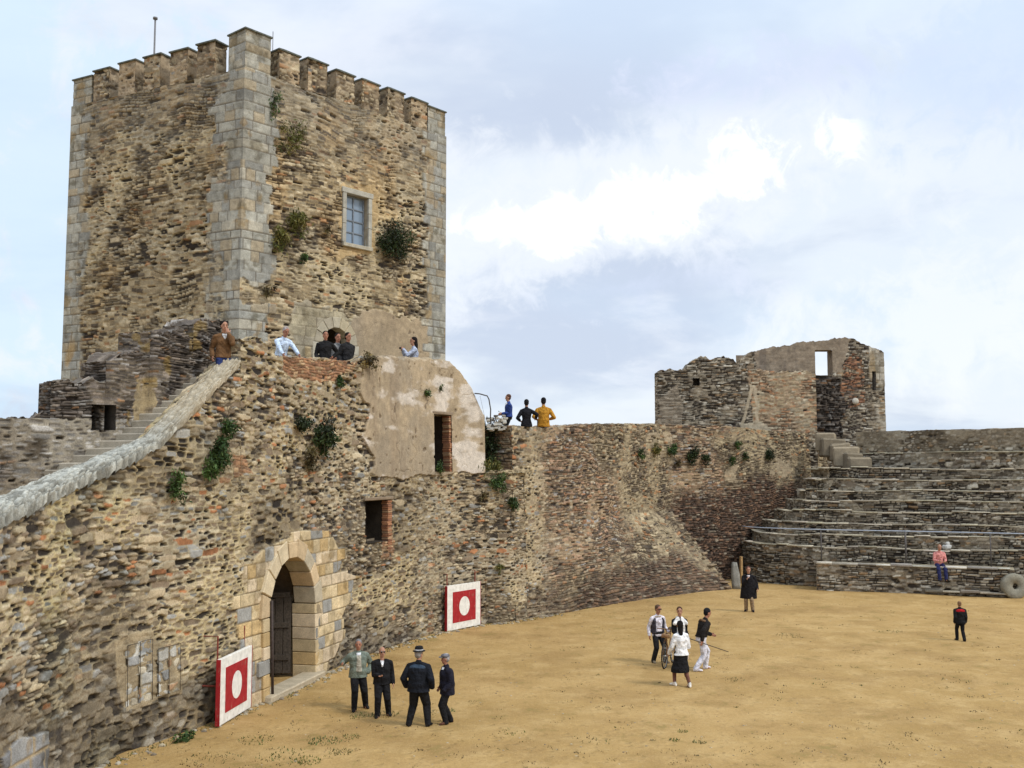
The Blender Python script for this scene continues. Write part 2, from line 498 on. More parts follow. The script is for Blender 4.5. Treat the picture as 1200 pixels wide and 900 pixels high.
def mat_ground():
    m = bpy.data.materials.new('sandy_ground'); nt, b = nodes_of(m); N = nt.nodes
    geo = N.new('ShaderNodeNewGeometry')
    def noise(sc, det=4, rg=.6, stretch=None):
        n = N.new('ShaderNodeTexNoise'); n.inputs['Scale'].default_value = sc; n.inputs['Detail'].default_value = det; n.inputs['Roughness'].default_value = rg
        L(nt, geo, 'Position', n, 'Vector'); return n
    def mixn(fac, a, bcol, lo, hi):
        mr = N.new('ShaderNodeMapRange'); mr.inputs['From Min'].default_value = lo; mr.inputs['From Max'].default_value = hi
        L(nt, fac, 'Fac', mr, 'Value')
        mx = N.new('ShaderNodeMix'); mx.data_type = 'RGBA'
        L(nt, mr, 'Result', mx, 'Factor')
        if isinstance(a, tuple): mx.inputs[6].default_value = a + (1,)
        else: nt.links.new(a, mx.inputs[6])
        mx.inputs[7].default_value = bcol + (1,)
        return mx.outputs[2]
    big = noise(.16, 5, .62); mid = noise(1.1, 5, .65); fine = noise(9, 6, .7); grit = noise(60, 3, .6)
    c = mixn(big, (.465, .305, .125), (.385, .248, .092), .38, .62)
    c = mixn(mid, c, (.51, .35, .155), .46, .70)
    c = mixn(noise(.45, 6, .7), c, (.315, .195, .075), .47, .68)
    c = mixn(fine, c, (.34, .22, .095), .52, .72)
    c = mixn(noise(24, 4, .7), c, (.56, .40, .20), .58, .72)
    c = mixn(grit, c, (.17, .12, .065), .63, .74)
    weeds = noise(.9, 7, .8)
    c = mixn(weeds, c, (.29, .215, .075), .57, .68)
    nt.links.new(c, b.inputs['Base Color'])
    b.inputs['Roughness'].default_value = .95; b.inputs['Specular IOR Level'].default_value = .1
    vo = N.new('ShaderNodeTexVoronoi'); vo.inputs['Scale'].default_value = 2.6; L(nt, geo, 'Position', vo, 'Vector')
    vr = N.new('ShaderNodeMapRange'); vr.interpolation_type = 'SMOOTHSTEP'; vr.inputs['From Min'].default_value = .10; vr.inputs['From Max'].default_value = .32; vr.inputs['To Max'].default_value = .7; L(nt, vo, 'Distance', vr, 'Value')
    a0 = N.new('ShaderNodeMath'); a0.operation = 'ADD'; L(nt, fine, 'Fac', a0, 0); L(nt, mid, 'Fac', a0, 1)
    ad = N.new('ShaderNodeMath'); ad.operation = 'ADD'; L(nt, a0, 'Value', ad, 0); L(nt, vr, 'Result', ad, 1)
    bp = N.new('ShaderNodeBump'); bp.inputs['Strength'].default_value = .7; bp.inputs['Distance'].default_value = .06
    L(nt, ad, 'Value', bp, 'Height'); L(nt, bp, 'Normal', b, 'Normal')
    return m

# ------------------------------------------------------------------ camera, sky, sun
cam = bpy.data.cameras.new('camera'); cam.sensor_width = 36; cam.lens = 36; cam.clip_start = .1; cam.clip_end = 6000
camo = bpy.data.objects.new('camera', cam); COL.objects.link(camo)
camo.location = (0, 0, EYE); camo.rotation_euler = (math.pi / 2 + TH, 0, 0)
SC.camera = camo

SUN_EL, SUN_AZ = math.radians(48), math.radians(118)     # azimuth measured from +Y towards +X
def build_world():
    w = bpy.data.worlds.new('World'); SC.world = w; w.use_nodes = True
    nt = w.node_tree; N = nt.nodes
    bg = N['Background']
    sky = N.new('ShaderNodeTexSky'); sky.sky_type = 'NISHITA'; sky.sun_disc = False
    sky.sun_elevation = SUN_EL; sky.sun_rotation = SUN_AZ
    sky.air_density = 1.0; sky.dust_density = 1.5
    tc = N.new('ShaderNodeTexCoord')
    sep = N.new('ShaderNodeSeparateXYZ'); L(nt, tc, 'Generated', sep, 'Vector')
    # cloud deck: project the direction on to a flat layer overhead
    zz = N.new('ShaderNodeMath'); zz.operation = 'MAXIMUM'; L(nt, sep, 'Z', zz, 0); zz.inputs[1].default_value = 0.0
    za = N.new('ShaderNodeMath'); za.operation = 'ADD'; L(nt, zz, 'Value', za, 0); za.inputs[1].default_value = .22
    dv = N.new('ShaderNodeVectorMath'); dv.operation = 'DIVIDE'
    cb = N.new('ShaderNodeCombineXYZ'); L(nt, za, 'Value', cb, 'X'); L(nt, za, 'Value', cb, 'Y'); cb.inputs['Z'].default_value = 1.0
    L(nt, tc, 'Generated', dv, 0); L(nt, cb, 'Vector', dv, 1)
    def noise(sc, det, rg, vec, off=(0, 0, 0), dist=0.0):
        mp = N.new('ShaderNodeMapping'); mp.inputs['Location'].default_value = off
        nt.links.new(vec, mp.inputs['Vector'])
        n = N.new('ShaderNodeTexNoise'); n.inputs['Scale'].default_value = sc; n.inputs['Detail'].default_value = det; n.inputs['Roughness'].default_value = rg; n.inputs['Distortion'].default_value = dist
        L(nt, mp, 'Vector', n, 'Vector'); return n
    def mrange(n, lo, hi, a=0.0, b=1.0, o='Fac', smooth=True):
        mr = N.new('ShaderNodeMapRange'); mr.inputs['From Min'].default_value = lo; mr.inputs['From Max'].default_value = hi
        mr.inputs['To Min'].default_value = a; mr.inputs['To Max'].default_value = b
        if smooth: mr.interpolation_type = 'SMOOTHSTEP'
        L(nt, n, o, mr, 'Value'); return mr
    def mix(fac, a, b):
        mx = N.new('ShaderNodeMix'); mx.data_type = 'RGBA'
        L(nt, fac, 'Result', mx, 'Factor')
        for s_, q in ((6, a), (7, b)):
            if isinstance(q, tuple): mx.inputs[s_].default_value = q + (1,)
            else: nt.links.new(q, mx.inputs[s_])
        return mx.outputs[2]
    P = dv.outputs[0]
    c1 = noise(1.1, 6, .55, P, (1.3, 4.2, 0), .25)
    c2 = noise(2.3, 7, .6, P, (7.1, 2.2, 0), .3)
    c3 = noise(.55, 4, .5, P, (3.7, 8.8, 0))
    G = 8.8
    lilac = (.575 * G, .65 * G, .79 * G)
    pale = (.80 * G, .86 * G, .93 * G)
    white = (1.15 * G, 1.15 * G, 1.15 * G)
    blue = (.60 * G, .75 * G, .92 * G)
    col = mix(mrange(c1, .35, .56), lilac, pale)
    col = mix(mrange(c2, .50, .72, 0, .55), col, (.86 * G, .89 * G, .96 * G))
    col = mix(mrange(c3, .48, .66, 0, .5), col, blue)
    # the bright break in the cloud, in its real direction
    ds = N.new('ShaderNodeVectorMath'); ds.operation = 'NORMALIZE'; L(nt, tc, 'Generated', ds, 0)
    wob = noise(9.0, 6, .62, tc.outputs['Generated'], (0, 0, 0), .6)
    wob2 = noise(30.0, 6, .65, tc.outputs['Generated'], (3, 1, 2), .8)
    def gap(px, py, rx, ry, rot, lo, hi, colr, prev, amt=1.0):
        d = Vector(ray(px, py)).normalized()
        r = d.cross(Vector((0, 0, 1))).normalized(); u = r.cross(d)
        ca, sa = math.cos(rot), math.sin(rot)
        ax = (r * ca + u * sa) / (rx / F); ay = (-r * sa + u * ca) / (ry / F)
        def dot(a):
            n = N.new('ShaderNodeVectorMath'); n.operation = 'DOT_PRODUCT'; L(nt, ds, 'Vector', n, 0); n.inputs[1].default_value = a
            s_ = N.new('ShaderNodeMath'); s_.operation = 'SUBTRACT'; L(nt, n, 'Value', s_, 0); s_.inputs[1].default_value = a.dot(d)
            p = N.new('ShaderNodeMath'); p.operation = 'POWER'; L(nt, s_, 'Value', p, 0); p.inputs[1].default_value = 2.0
            return p
        p1 = dot(ax); p2 = dot(ay)
        ad = N.new('ShaderNodeMath'); ad.operation = 'ADD'; L(nt, p1, 'Value', ad, 0); L(nt, p2, 'Value', ad, 1)
        sq = N.new('ShaderNodeMath'); sq.operation = 'SQRT'; L(nt, ad, 'Value', sq, 0)
        w1 = mrange(wob, .3, .7, -.9, .9, smooth=False); w2 = mrange(wob2, .3, .7, -.55, .55, smooth=False)
        a2 = N.new('ShaderNodeMath'); a2.operation = 'ADD'; L(nt, sq, 'Value', a2, 0); L(nt, w1, 'Result', a2, 1)
        a3 = N.new('ShaderNodeMath'); a3.operation = 'ADD'; L(nt, a2, 'Value', a3, 0); L(nt, w2, 'Result', a3, 1)
        m_ = mrange(a3, lo, hi, amt, 0.0, o='Value')
        return mix(m_, prev, colr)
    col = gap(740, 235, 260, 62, .22, .6, 2.0, (.86 * G, .90 * G, .96 * G), col, .85)
    col = gap(640, 262, 70, 26, -.05, .2, 1.35, white, col)
    col = gap(720, 245, 100, 34, .10, .25, 1.35, white, col)
    col = gap(815, 222, 95, 24, .30, .25, 1.35, white, col)
    col = gap(893, 190, 42, 42, .9, .40, 1.2, white, col)
    col = gap(983, 165, 24, 27, .5, .3, 1.25, white, col)
    col = gap(1100, 375, 170, 50, .1, .2, 1.7, (.90 * G, .93 * G, .98 * G), col, .75)
    col = gap(30, 250, 150, 260, .1, .3, 1.5, (.60 * G, .79 * G, .97 * G), col, .6)
    col = gap(1170, 70, 120, 70, .1, .2, 1.5, (.58 * G, .71 * G, .93 * G), col, .6)
    col = gap(880, 90, 130, 30, .1, .2, 1.5, (.64 * G, .70 * G, .90 * G), col, .5)
    col = gap(760, 335, 120, 26, .1, .2, 1.5, (.66 * G, .73 * G, .90 * G), col, .5)
    # mix a little of the clear sky through, and let the deck grow brighter overhead
    up = mrange(sep, .30, .85, 1.0, 1.5, o='Z')
    sc = N.new('ShaderNodeVectorMath'); sc.operation = 'SCALE'; nt.links.new(col, sc.inputs[0]); L(nt, up, 'Result', sc, 'Scale')
    mx = N.new('ShaderNodeMix'); mx.data_type = 'RGBA'; mx.inputs[0].default_value = .9
    L(nt, sky, 'Color', mx, 6); nt.links.new(sc.outputs[0], mx.inputs[7])
    nt.links.new(mx.outputs[2], bg.inputs['Color'])
    bg.inputs['Strength'].default_value = .1
build_world()

sl = bpy.data.lights.new('sun', 'SUN'); sl.energy = 1.5; sl.angle = math.radians(11); sl.color = (1.0, .94, .83)
so = bpy.data.objects.new('sun', sl); COL.objects.link(so)
sd = Vector((math.sin(SUN_AZ) * math.cos(SUN_EL), math.cos(SUN_AZ) * math.cos(SUN_EL), math.sin(SUN_EL)))
so.rotation_euler = sd.to_track_quat('Z', 'Y').to_euler(); so.location = (20, -10, 40)
vs = SC.view_settings
vs.view_transform = 'Standard'; vs.look = 'None'; vs.exposure = 0.38; vs.gamma = 1.0; vs.use_curve_mapping = False

# ------------------------------------------------------------------ ground: one sheet to the horizon
def ground_h(x, y):
    return .05 * (fbm(x * .25, y * .25, 901, 3) - .5) + .03 * (fbm(x * 1.3, y * 1.3, 902, 2) - .5)
def build_ground():
    ax = np.concatenate([[-3000, -900, -250, -80, -40], np.arange(-22, 34.1, .3), [40, 80, 250, 900, 3000]])
    ay = np.concatenate([[-3000, -900, -250, -60, -10], np.arange(8, 58.1, .3), [64, 90, 250, 900, 3000]])
    X, Y = np.meshgrid(ax, ay, indexing='ij')
    inn = (np.abs(X - 6) < 30) & (Y > 5) & (Y < 60)
    Z = np.where(inn, ground_h(X, Y), 0.0)
    a = Acc(); a.grid(np.stack([X, Y, Z], -1), np.full(X.shape + (3,), .4))
    o = a.build('ground', mat_ground()); tag(o, kind='structure')
build_ground()

# ------------------------------------------------------------------ THE GATE WALL (left): stair parapet, bastion, plastered house front
GW = Wall([(-7.9, 11.5), (-7.9, 15), (-7.86, 18.0), gp(125, 893)[:2], gp(258, 853)[:2] + np.array([-.42, .16]), gp(318, 818)[:2], gp(372, 793)[:2], gp(440, 765)[:2], gp(540, 738)[:2] + np.array([-.22, .22]), gp(600, 728)[:2], gp(660, 718)[:2]])
GW.off = lambda S, Z: .03 * Z
def sp(w, px, py): return w.solve(px, py)
gw_prof = [(-30, 628), (0, 612), (60, 583), (120, 556), (185, 522), (235, 470), (280, 424), (284, 398), (300, 394), (317, 400), (322, 416), (340, 418), (380, 421), (415, 425), (424, 419), (470, 420), (512, 422), (526, 424.5), (538, 435), (550, 453), (559, 470), (566, 487), (568.5, 553), (604, 552)]
gw_top = [GW.solve(*p) for p in gw_prof]
S_A = gw_top[0][0]; S_B = gw_top[-1][0]
def gtop(S):
    x = [0] + [p[0] for p in gw_top]; z = [gw_top[0][1] - 1.2] + [p[1] for p in gw_top]
    j1 = (gw_top[6][0] + gw_top[7][0]) / 2; j2 = (gw_top[21][0] + gw_top[22][0]) / 2
    lo = np.interp(np.where(S < j1, np.minimum(S, gw_top[6][0]), np.where(S < j2, np.clip(S, gw_top[7][0], gw_top[21][0]), np.maximum(S, gw_top[22][0]))), x, z)
    t = lo
    rough_zone = sst(gw_top[6][0], gw_top[7][0], S)
    return t + rough_zone * (.10 * (vn(S * 5, S * 0 + 3, 12) - .5) + .05 * (vn(S * 13, S * 0 + 8, 13) - .5))
# openings, measured on the wall
g_l = GW.solve(312, 815)[0]; g_r = GW.solve(369, 795)[0]; g_spring = GW.solve(339, 672)[1]; g_mid = (g_l + g_r) / 2; g_R = (g_r - g_l) / 2; g_spring = GW.solve(340, 652)[1] - g_R; print('gate', g_R, g_spring)
dw_l = GW.solve(508, 520)[0]; dw_r = GW.solve(528, 520)[0]; dw_b = GW.solve(518, 553)[1]; dw_t = GW.solve(518, 486)[1]
w_l = GW.solve(429, 620)[0]; w_r = GW.solve(455, 620)[0]; w_b = GW.solve(440, 636)[1]; w_t = GW.solve(440, 586)[1]
def gate_hole(S, Z):
    return ((np.abs(S - g_mid) < g_R) & (Z < g_spring)) | ((Z >= g_spring) & ((S - g_mid) ** 2 + ((Z - g_spring) * 1.0) ** 2 < g_R ** 2))
def rect_hole(a, b, c, d): return lambda S, Z: (S > a) & (S < b) & (Z > c) & (Z < d)
PL_POLY = [(424, 405), (425, 440), (421, 462), (432, 478), (431, 495), (424, 512), (434, 530), (437, 545), (430, 556), (470, 560), (505, 556), (535, 554), (569, 552), (569, 470), (540, 400)]
GATE_POLY = [(313, 830), (276, 850), (274, 800), (281, 770), (276, 722), (283, 690), (290, 655), (300, 645), (325, 632), (352, 622), (392, 622), (400, 640), (404, 660), (398, 672), (414, 676), (410, 700), (402, 722), (402, 745), (392, 770), (388, 800), (365, 815)]
def gw_style(S, Z, P):
    px, py = proj(P)
    qx = px + 10 * (fbm(S * 2.2, Z * 2.2, 301, 3) - .5); qy = py + 10 * (fbm(S * 2.2, Z * 2.2, 305, 3) - .5)
    r = rubble(S, Z, 11)
    r2 = rubble(S, Z, 14, .32, .105, [((.30, .245, .165), .24), ((.22, .175, .115), .22), ((.14, .11, .075), .18), ((.05, .042, .036), .20), ((.30, .29, .265), .08), ((.40, .335, .22), .08)], mort=(.37, .295, .175), joint=.11, holes=.09)      # bigger, darker stones low and to the near side
    r = blend(r, r2, sst(.40, .60, fbm(S * .35, Z * .5, 19, 2) + .05 * (2.0 - Z)))
    r3 = rubble(S, Z, 16, .22, .075, mort=(.57, .465, .285), joint=.20, holes=.05)
    r = blend(r, r3, sst(22, 26, S + 0 * Z) * .9)
    r4 = rubble(S, Z, 18, .27, .11, [((.20, .165, .115), .3), ((.13, .105, .075), .28), ((.05, .042, .036), .22), ((.27, .24, .19), .12), ((.26, .14, .08), .08)], mort=(.24, .185, .11), joint=.10, holes=.09)
    r = blend(r, r4, .9 * sst(.1, -.35, Z - 1.7 + 2.4 * (fbm(S * .45, Z * .6, 23, 4) - .5) + .10 * np.maximum(S - 11, 0)))
    # courses of brick near the bastion
    bk = schist(S, Z, 21, .26, .085, P_BRK, (.24, .16, .10), .012, .03, .03)
    mb = inpoly(qx, qy, [(328, 418), (420, 424), (412, 436), (392, 447), (345, 444), (328, 432)]).astype(float)
    mb = np.maximum(mb, .8 * (inpoly(qx, qy, [(272, 532), (290, 534), (294, 556), (274, 560)]) | inpoly(qx, qy, [(446, 586), (459, 586), (460, 654), (449, 654)])))
    r = blend(r, bk, mb)
    # dressed blocks round the gate; their ragged edge follows the courses
    st = hsh(np.floor(Z / .33), 4, 77) * 16 - 8
    ga = ashlar(S, Z, 25, .55, .33, P_GAT, .012, (.22, .17, .10), .015, .035)
    mg = inpoly(px + st * np.where(px > 340, 1, -1), py + 0 * st, GATE_POLY).astype(float)
    r = blend(r, ga, mg)
    # plaster of the old house, bare at the edges
    pl = plaster(S, Z, 31)
    wl = sst(.52, .66, fbm(S * .75, Z * 1.9, 35, 5) + .20 * np.exp(-((py - 438) / 16.) ** 2) * ((px > 445) & (px < 530)) + .22 * np.exp(-((px - 552) / 16.) ** 2) * (py > 450) - .085)
    pl = (pl[0], mixc(pl[1], C3((.66, .60, .53), S.shape), wl * .8))
    rim = inpoly(qx, qy, PL_POLY).astype(float)
    r = blend(r, pl, rim)
    # slabs at the near foot
    sl_ = ashlar(S, Z, 41, .75, .40, [((.29, .29, .285), .5), ((.23, .23, .235), .3), ((.36, .32, .25), .2)], .03, (.36, .28, .17), .03, .05)
    ms = inpoly(qx, qy, [(0, 892), (22, 868), (52, 858), (56, 905), (0, 930)]).astype(float)
    r = blend(r, sl_, ms)
    # blocked window: pale slabs and fresh mortar round them
    mo = inpoly(qx, qy, [(136, 752), (158, 738), (178, 732), (186, 752), (206, 748), (214, 812), (180, 822), (146, 836), (138, 812)]).astype(float)
    r = blend(r, (.012 + .012 * (fbm(S * 5, Z * 5, 51, 3) - .5), C3((.50, .40, .25), S.shape) * (.8 + .5 * (fbm(S * 4, Z * 4, 52, 3) - .4))[..., None]), mo * .6)
    # lichen and damp: greenish grey on the near part
    gn = .30 * sst(.48, .68, fbm(S * .6, Z * .6, 61, 3)) * sst(14, 6, S)
    c = mixc(r[1], r[1] * np.array([.78, .92, .80]), gn)
    return r[0], c

gate_wall = None
def build_gate_wall():
    global gate_wall
    a = Acc()
    holes = [gate_hole, rect_hole(dw_l, dw_r, dw_b, dw_t), rect_hole(w_l, w_r, w_b, w_t)]
    wall_steps(a, GW, [1.0, (gw_top[6][0] + gw_top[7][0]) / 2, (gw_top[21][0] + gw_top[22][0]) / 2, S_B + .5], -.3, gtop, .022, gw_style, holes, (g_l, g_r, dw_l, dw_r, w_l, w_r), (dw_b, dw_t, w_b, w_t), thick=[.75, .32, .75], ends=(False, True), back=True)
    recess(a, GW, dw_l, dw_r, dw_b, dw_t, 3.2, (.055, .042, .032), out=0)  # doorway and window recesses coloured near black for the shade inside
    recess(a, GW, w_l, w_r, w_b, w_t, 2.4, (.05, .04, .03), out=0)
    gate_wall = a.build('gate_wall', M_ST)
    tag(gate_wall, 'long rubble fortress wall on the left with arched gate, stair parapet and plastered house front', 'wall', kind='thing')
    # brick edge of the doorway in the plaster: a column of thin bricks
    def brickcol(s, z0, z1, name, wdt, dep):
        b = Acc(); z = z0; k = 0
        nx, ny = GW.normal(np.array(s)); rz = math.atan2(ny, nx)
        while z < z1 - .03:
            hh = random.uniform(.022, .03)
            p = GW.pos(s + random.uniform(-.012, .012), z + hh, out=-dep * .5 + .02 + random.uniform(-.02, .02))
            c = np.array(random.choice([(.33, .15, .08), (.40, .20, .11), (.27, .13, .08), (.42, .27, .16)])) * random.uniform(.8, 1.15)
            box(b, p, (dep * .5, wdt * .5, hh), c, rz, .006, .004)
            z += 2 * hh + .012
        return b.build(name, M_ROCK, gate_wall, smooth=False)
    brickcol(dw_r - .03, dw_b, dw_t - .02, 'brick_jamb', .16, .30)
    brickcol(w_r + .09, w_b - .25, w_t, 'brick_jamb', .26, .22)
    # lintel stones over the doorway and the small window
    for (s0, s1, z, nm) in ((dw_l - .1, dw_r + .12, dw_t, 'lintel'), (w_l - .12, w_r + .25, w_t, 'lintel')):
        b = Acc(); sm = (s0 + s1) / 2; nx, ny = GW.normal(np.array(sm))
        box(b, GW.pos(sm, z + .05, out=-.12), (.20, (s1 - s0) / 2, .055), (.27, .21, .15), math.atan2(ny, nx), .015, .012)
        b.build(nm, M_ROCK, gate_wall, smooth=False)
    # coping of the stair parapet: a thick rough rounded band that climbs the wall
    b = Acc()
    s0, s1 = 1.0, gw_top[6][0] - .03
    ss = np.arange(s0, s1, .024); th = np.linspace(0, 1, 44)
    S, Q = np.meshgrid(ss, th, indexing='ij')
    ang = np.pi * Q
    hw = .30
    n = fbm(S * 4, Q * 5, 71, 4); n2 = fbm(S * 13, Q * 12, 72, 4)
    _e, _i, _j = voro(S + .05 * n2, Q * 1.1, .20, .13, 73, p=3.0)
    pits = sst(.04, .22, _e)
    up = .28 - .12 * sst(gw_top[3][0], gw_top[5][0], S)
    Zt = gtop(S) - .05 + up * np.sin(ang) ** .34 + .08 * (n - .5) + .09 * (n2 - .5) - .05 * (1 - pits)
    out = .07 - hw + hw * np.sign(np.cos(ang)) * np.abs(np.cos(ang)) ** .7 + .07 * (n2 - .5) - .03 * (1 - pits)
    Pp = GW.pos(S, Zt, out=out)
    c = C3((.45, .45, .40), S.shape) * (.70 + .6 * (n - .4) + .8 * (n2 - .5) + .18 * hsh(_i, _j, 5))[..., None]
    c = mixc(c * .55, c, pits)
    c = mixc(c, C3((.17, .165, .14), S.shape), .8 * sst(.60, .70, fbm(S * 5, Q * 4, 74, 4)))
    c = mixc(c, C3((.46, .37, .24), S.shape), .6 * sst(gw_top[4][0] - .5, gw_top[5][0], S))
    b.grid(Pp, c)
    b.build('parapet_coping', M_ST, gate_wall)
    # gate: voussoirs, jambs, vault, back of the passage
    nx, ny = GW.normal(np.array(g_mid)); n3 = np.array([float(nx), float(ny), 0.]); tv = np.array([-n3[1], n3[0], 0.])
    p0 = GW.pos(g_mid, 0.0)
    if np.dot(GW.pos(g_mid + .5, 0.) - p0, tv) < 0: tv = -tv
    lean = .03
    def gpos(u, z, d): return p0 + tv * u + np.array([0, 0, z]) + n3 * (d - lean * z)
    b = Acc()
    nv = 9
    for q in range(nv):
        a0 = math.pi * q / nv + .012; a1 = math.pi * (q + 1) / nv - .012
        ri = g_R - .03; ro = g_R + random.uniform(.36, .46); fr = .06 + random.uniform(0, .02)
        cc = np.array(random.choice([(.57, .46, .28), (.60, .50, .34), (.55, .42, .26), (.47, .41, .30)])) * random.uniform(.88, 1.08)
        pts = [gpos(r_ * math.cos(t_), g_spring + r_ * math.sin(t_), d_) for d_ in (-.55, fr) for (r_, t_) in ((ri, a0), (ro, a0), (ro, a1), (ri, a1))]
        prism8(b, pts, cc, .015)
    b.build('gate_arch', M_ROCK, gate_wall, smooth=False)
    b = Acc()
    ja = lambda k: (lambda u, v, P: (lambda r: (r[0], r[1] * .45))(ashlar(u, v, k, .5, .33, P_GAT, .012, (.2, .15, .09), .015, .0)))  # passage sides, back and vault coloured darker to stand for its shade
    for sg in (-1, 1):
        zq = 0.0; kk = 0
        while zq < g_spring - .05:
            hh = min(.33 + random.uniform(-.03, .03), g_spring - zq)
            cc = np.array(pick(P_GAT, np.array(random.random()))) * random.uniform(.85, 1.1)
            u0 = g_R - .03; u1 = g_R + random.choice([.30, .52])
            e0 = .045 + random.uniform(0, .02)
            pts = [gpos(sg * u_, z_, d_) for z_ in (zq + .006, zq + hh - .006) for (u_, d_) in ((u0, -.62), (u1, -.62), (u1, e0), (u0, e0))]
            prism8(b, pts, cc, .015); zq += hh; kk += 1
        planar(b, gpos(sg * (g_R + .12), 0, -.55), -n3 * 4.6, np.array([0, 0, g_spring + .3]), .05, ja(88), N=-tv * sg)
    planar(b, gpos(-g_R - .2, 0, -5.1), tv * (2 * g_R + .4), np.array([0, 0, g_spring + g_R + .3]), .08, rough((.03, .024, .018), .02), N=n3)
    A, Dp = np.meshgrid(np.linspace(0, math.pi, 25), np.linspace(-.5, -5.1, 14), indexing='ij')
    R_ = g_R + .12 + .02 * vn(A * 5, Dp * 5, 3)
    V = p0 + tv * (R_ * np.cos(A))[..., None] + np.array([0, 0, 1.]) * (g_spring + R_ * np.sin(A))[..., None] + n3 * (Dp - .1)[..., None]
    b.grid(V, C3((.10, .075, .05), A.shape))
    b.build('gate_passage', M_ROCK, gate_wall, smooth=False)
    # worn threshold stone
    b = Acc(); box(b, gpos(0, .05, -.05), (.28, g_R + .25, .09), (.45, .38, .27), math.atan2(n3[1], n3[0]), .03, .02)
    b.build('threshold', M_ROCK, gate_wall, smooth=False)
    # the old plank door, standing ajar inside the passage
    d = Acc(); hz = 1.98; wd = 1.5
    hinge = gpos(g_R - .02, 0.10, -.68); dirv = (-tv * .30 - n3 * .95); dirv /= np.linalg.norm(dirv); dn = -np.cross(dirv, [0, 0, 1.])
    if np.dot(dn, tv) > 0: dn = -dn
    for q in range(7):
        o = hinge + dirv * (q * wd / 7)
        cc = np.array((.085, .07, .055)) * random.uniform(.7, 1.35)
        p = [o + dirv * e + dn * f + np.array([0, 0, z]) for z in (0, hz + random.uniform(-.02, .02)) for (e, f) in ((.006, 0), (wd / 7 - .006, 0), (wd / 7 - .006, .05), (.006, .05))]
        prism8(d, p, cc, .006)
    for z in (.35, 1.2, 2.0):
        p = [hinge + dirv * e + dn * f + np.array([0, 0, zz_]) for zz_ in (z, z + .14) for (e, f) in ((.03, .052), (wd - .03, .052), (wd - .03, .09), (.03, .09))]
        prism8(d, p, (.07, .06, .05), .006)
    do = d.build('gate_door', mat_plain('old_door_wood', (.075, .062, .05), .85, .2, .45, 22, .5), gate_wall, smooth=False)
    d = Acc(); tube(d, [gpos(-g_R + .05, .0, .10), gpos(-g_R + .05, 2.35, .10)], .035, (.06, .04, .035))
    d.build('gate_bar', mat_plain('dark_iron', (.05, .035, .03), .7, .4, .3, 20, .2), gate_wall)
    # blocked window: slab panels in thin dark frames
    b = Acc(); f = Acc()
    for (x0, x1, yt, yb) in ((147, 162, 757, 824), (163, 177, 752, 819), (184, 196, 760, 812), (197, 209, 757, 808)):
        sa, zt = GW.solve(x0, yt); sb, zb = GW.solve(x1, yb)
        sa, sb = min(sa, sb), max(sa, sb)
        S, Z = np.meshgrid(samples(sa, sb, .02), samples(zb, zt, .02), indexing='ij')
        h, c = rubble(S, Z, int(x0), .34, .20, [((.43, .42, .38), .40), ((.34, .345, .34), .25), ((.48, .43, .33), .28), ((.38, .24, .14), .07)], (.46, .40, .28), .10, holes=.0)
        b.grid(GW.pos(S, Z, out=.012 + h), c)
        for q in (sa, sb):
            tube(f, [GW.pos(q, zb, out=.045), GW.pos(q, zt, out=.045)], .006, (.05, .04, .035), 6)
        tube(f, [GW.pos(sa, zt, out=.045), GW.pos(sb, zt, out=.045)], .006, (.05, .04, .035), 6)
    pb = b.build('blocked_window', M_ST, gate_wall)
    f.build('window_bars', M_ROCK, pb)
build_gate_wall()

# set-back piece between the house front and the arena wall, and the loose white rubble beside it
def build_corner():
    a = Acc()
    p0 = GW.pos(GW.solve(562, 553)[0], 0.0, out=-1.15); p1 = GW.pos(GW.solve(606, 552)[0] + .4, 0.0, out=-1.15)
    w = Wall([p0[:2], p1[:2]], smooth=False)
    zt = at(590, 500, p1[1])[2]
    sty = lambda S, Z, P: schist(S, Z, 131, .30, .10, P_DRK, (.08, .065, .05), .018, .06, .06)
    wall_mesh(a, w, 0, w.len, 3.5, lambda S: zt + .10 * (vn(S * 6, S * 0, 3) - .5), .035, sty, thick=1.2, ends=(True, True))
    planar(a, GW.pos(GW.solve(566, 553)[0], 0, out=-1.2) + np.array([0, 0, GW.solve(585, 553)[1] - .03]), p1 - p0, np.append((GW.normal(np.array(GW.len - 2.0))), 0) * 1.2, .05, rough((.34, .29, .16), .03), N=(0, 0, 1))
    o = a.build('corner_wall', M_ST); tag(o, 'dark set-back dry stone wall in the corner between plastered house and arena wall', 'wall', kind='thing')
    a = Acc()
    for r in range(7):
        for q in range(5):
            c = at(573 + q * 4.4, 499, 38.4); z = at(580, 499, 38.4)[2] - .15 + r * .085
            if r > 5 and q < 1: continue
            if random.random() < .12: continue
            box(a, (c[0] + random.uniform(-.05, .05), 38.4 + random.uniform(-.05, .05), z + random.uniform(-.02, .02)), (random.uniform(.05, .11), .16, random.uniform(.03, .05)), np.array(random.choice([(.50, .50, .47), (.38, .36, .32), (.57, .56, .52), (.12, .11, .10)])), random.uniform(-.2, .2), .012, .012)
    o = a.build('rubble_parapet', M_ROCK, smooth=False); tag(o, 'short pale rubble parapet beside the house, next to the man in blue', 'parapet')
    a = Acc()
    y = 37.2
    tube(a, [at(556, 461, y), at(562, 461.5, y), at(571, 464, y), at(573, 468, y), at(575, 480, y), at(574.5, 497, y)], .022, (.07, .06, .055))
    o = a.build('iron_railing', mat_plain('bent_iron', (.06, .05, .045), .7, .4, .3, 20, .2)); tag(o, 'bent thin iron railing leaning out from the sloping house wall', 'railing')
build_corner()

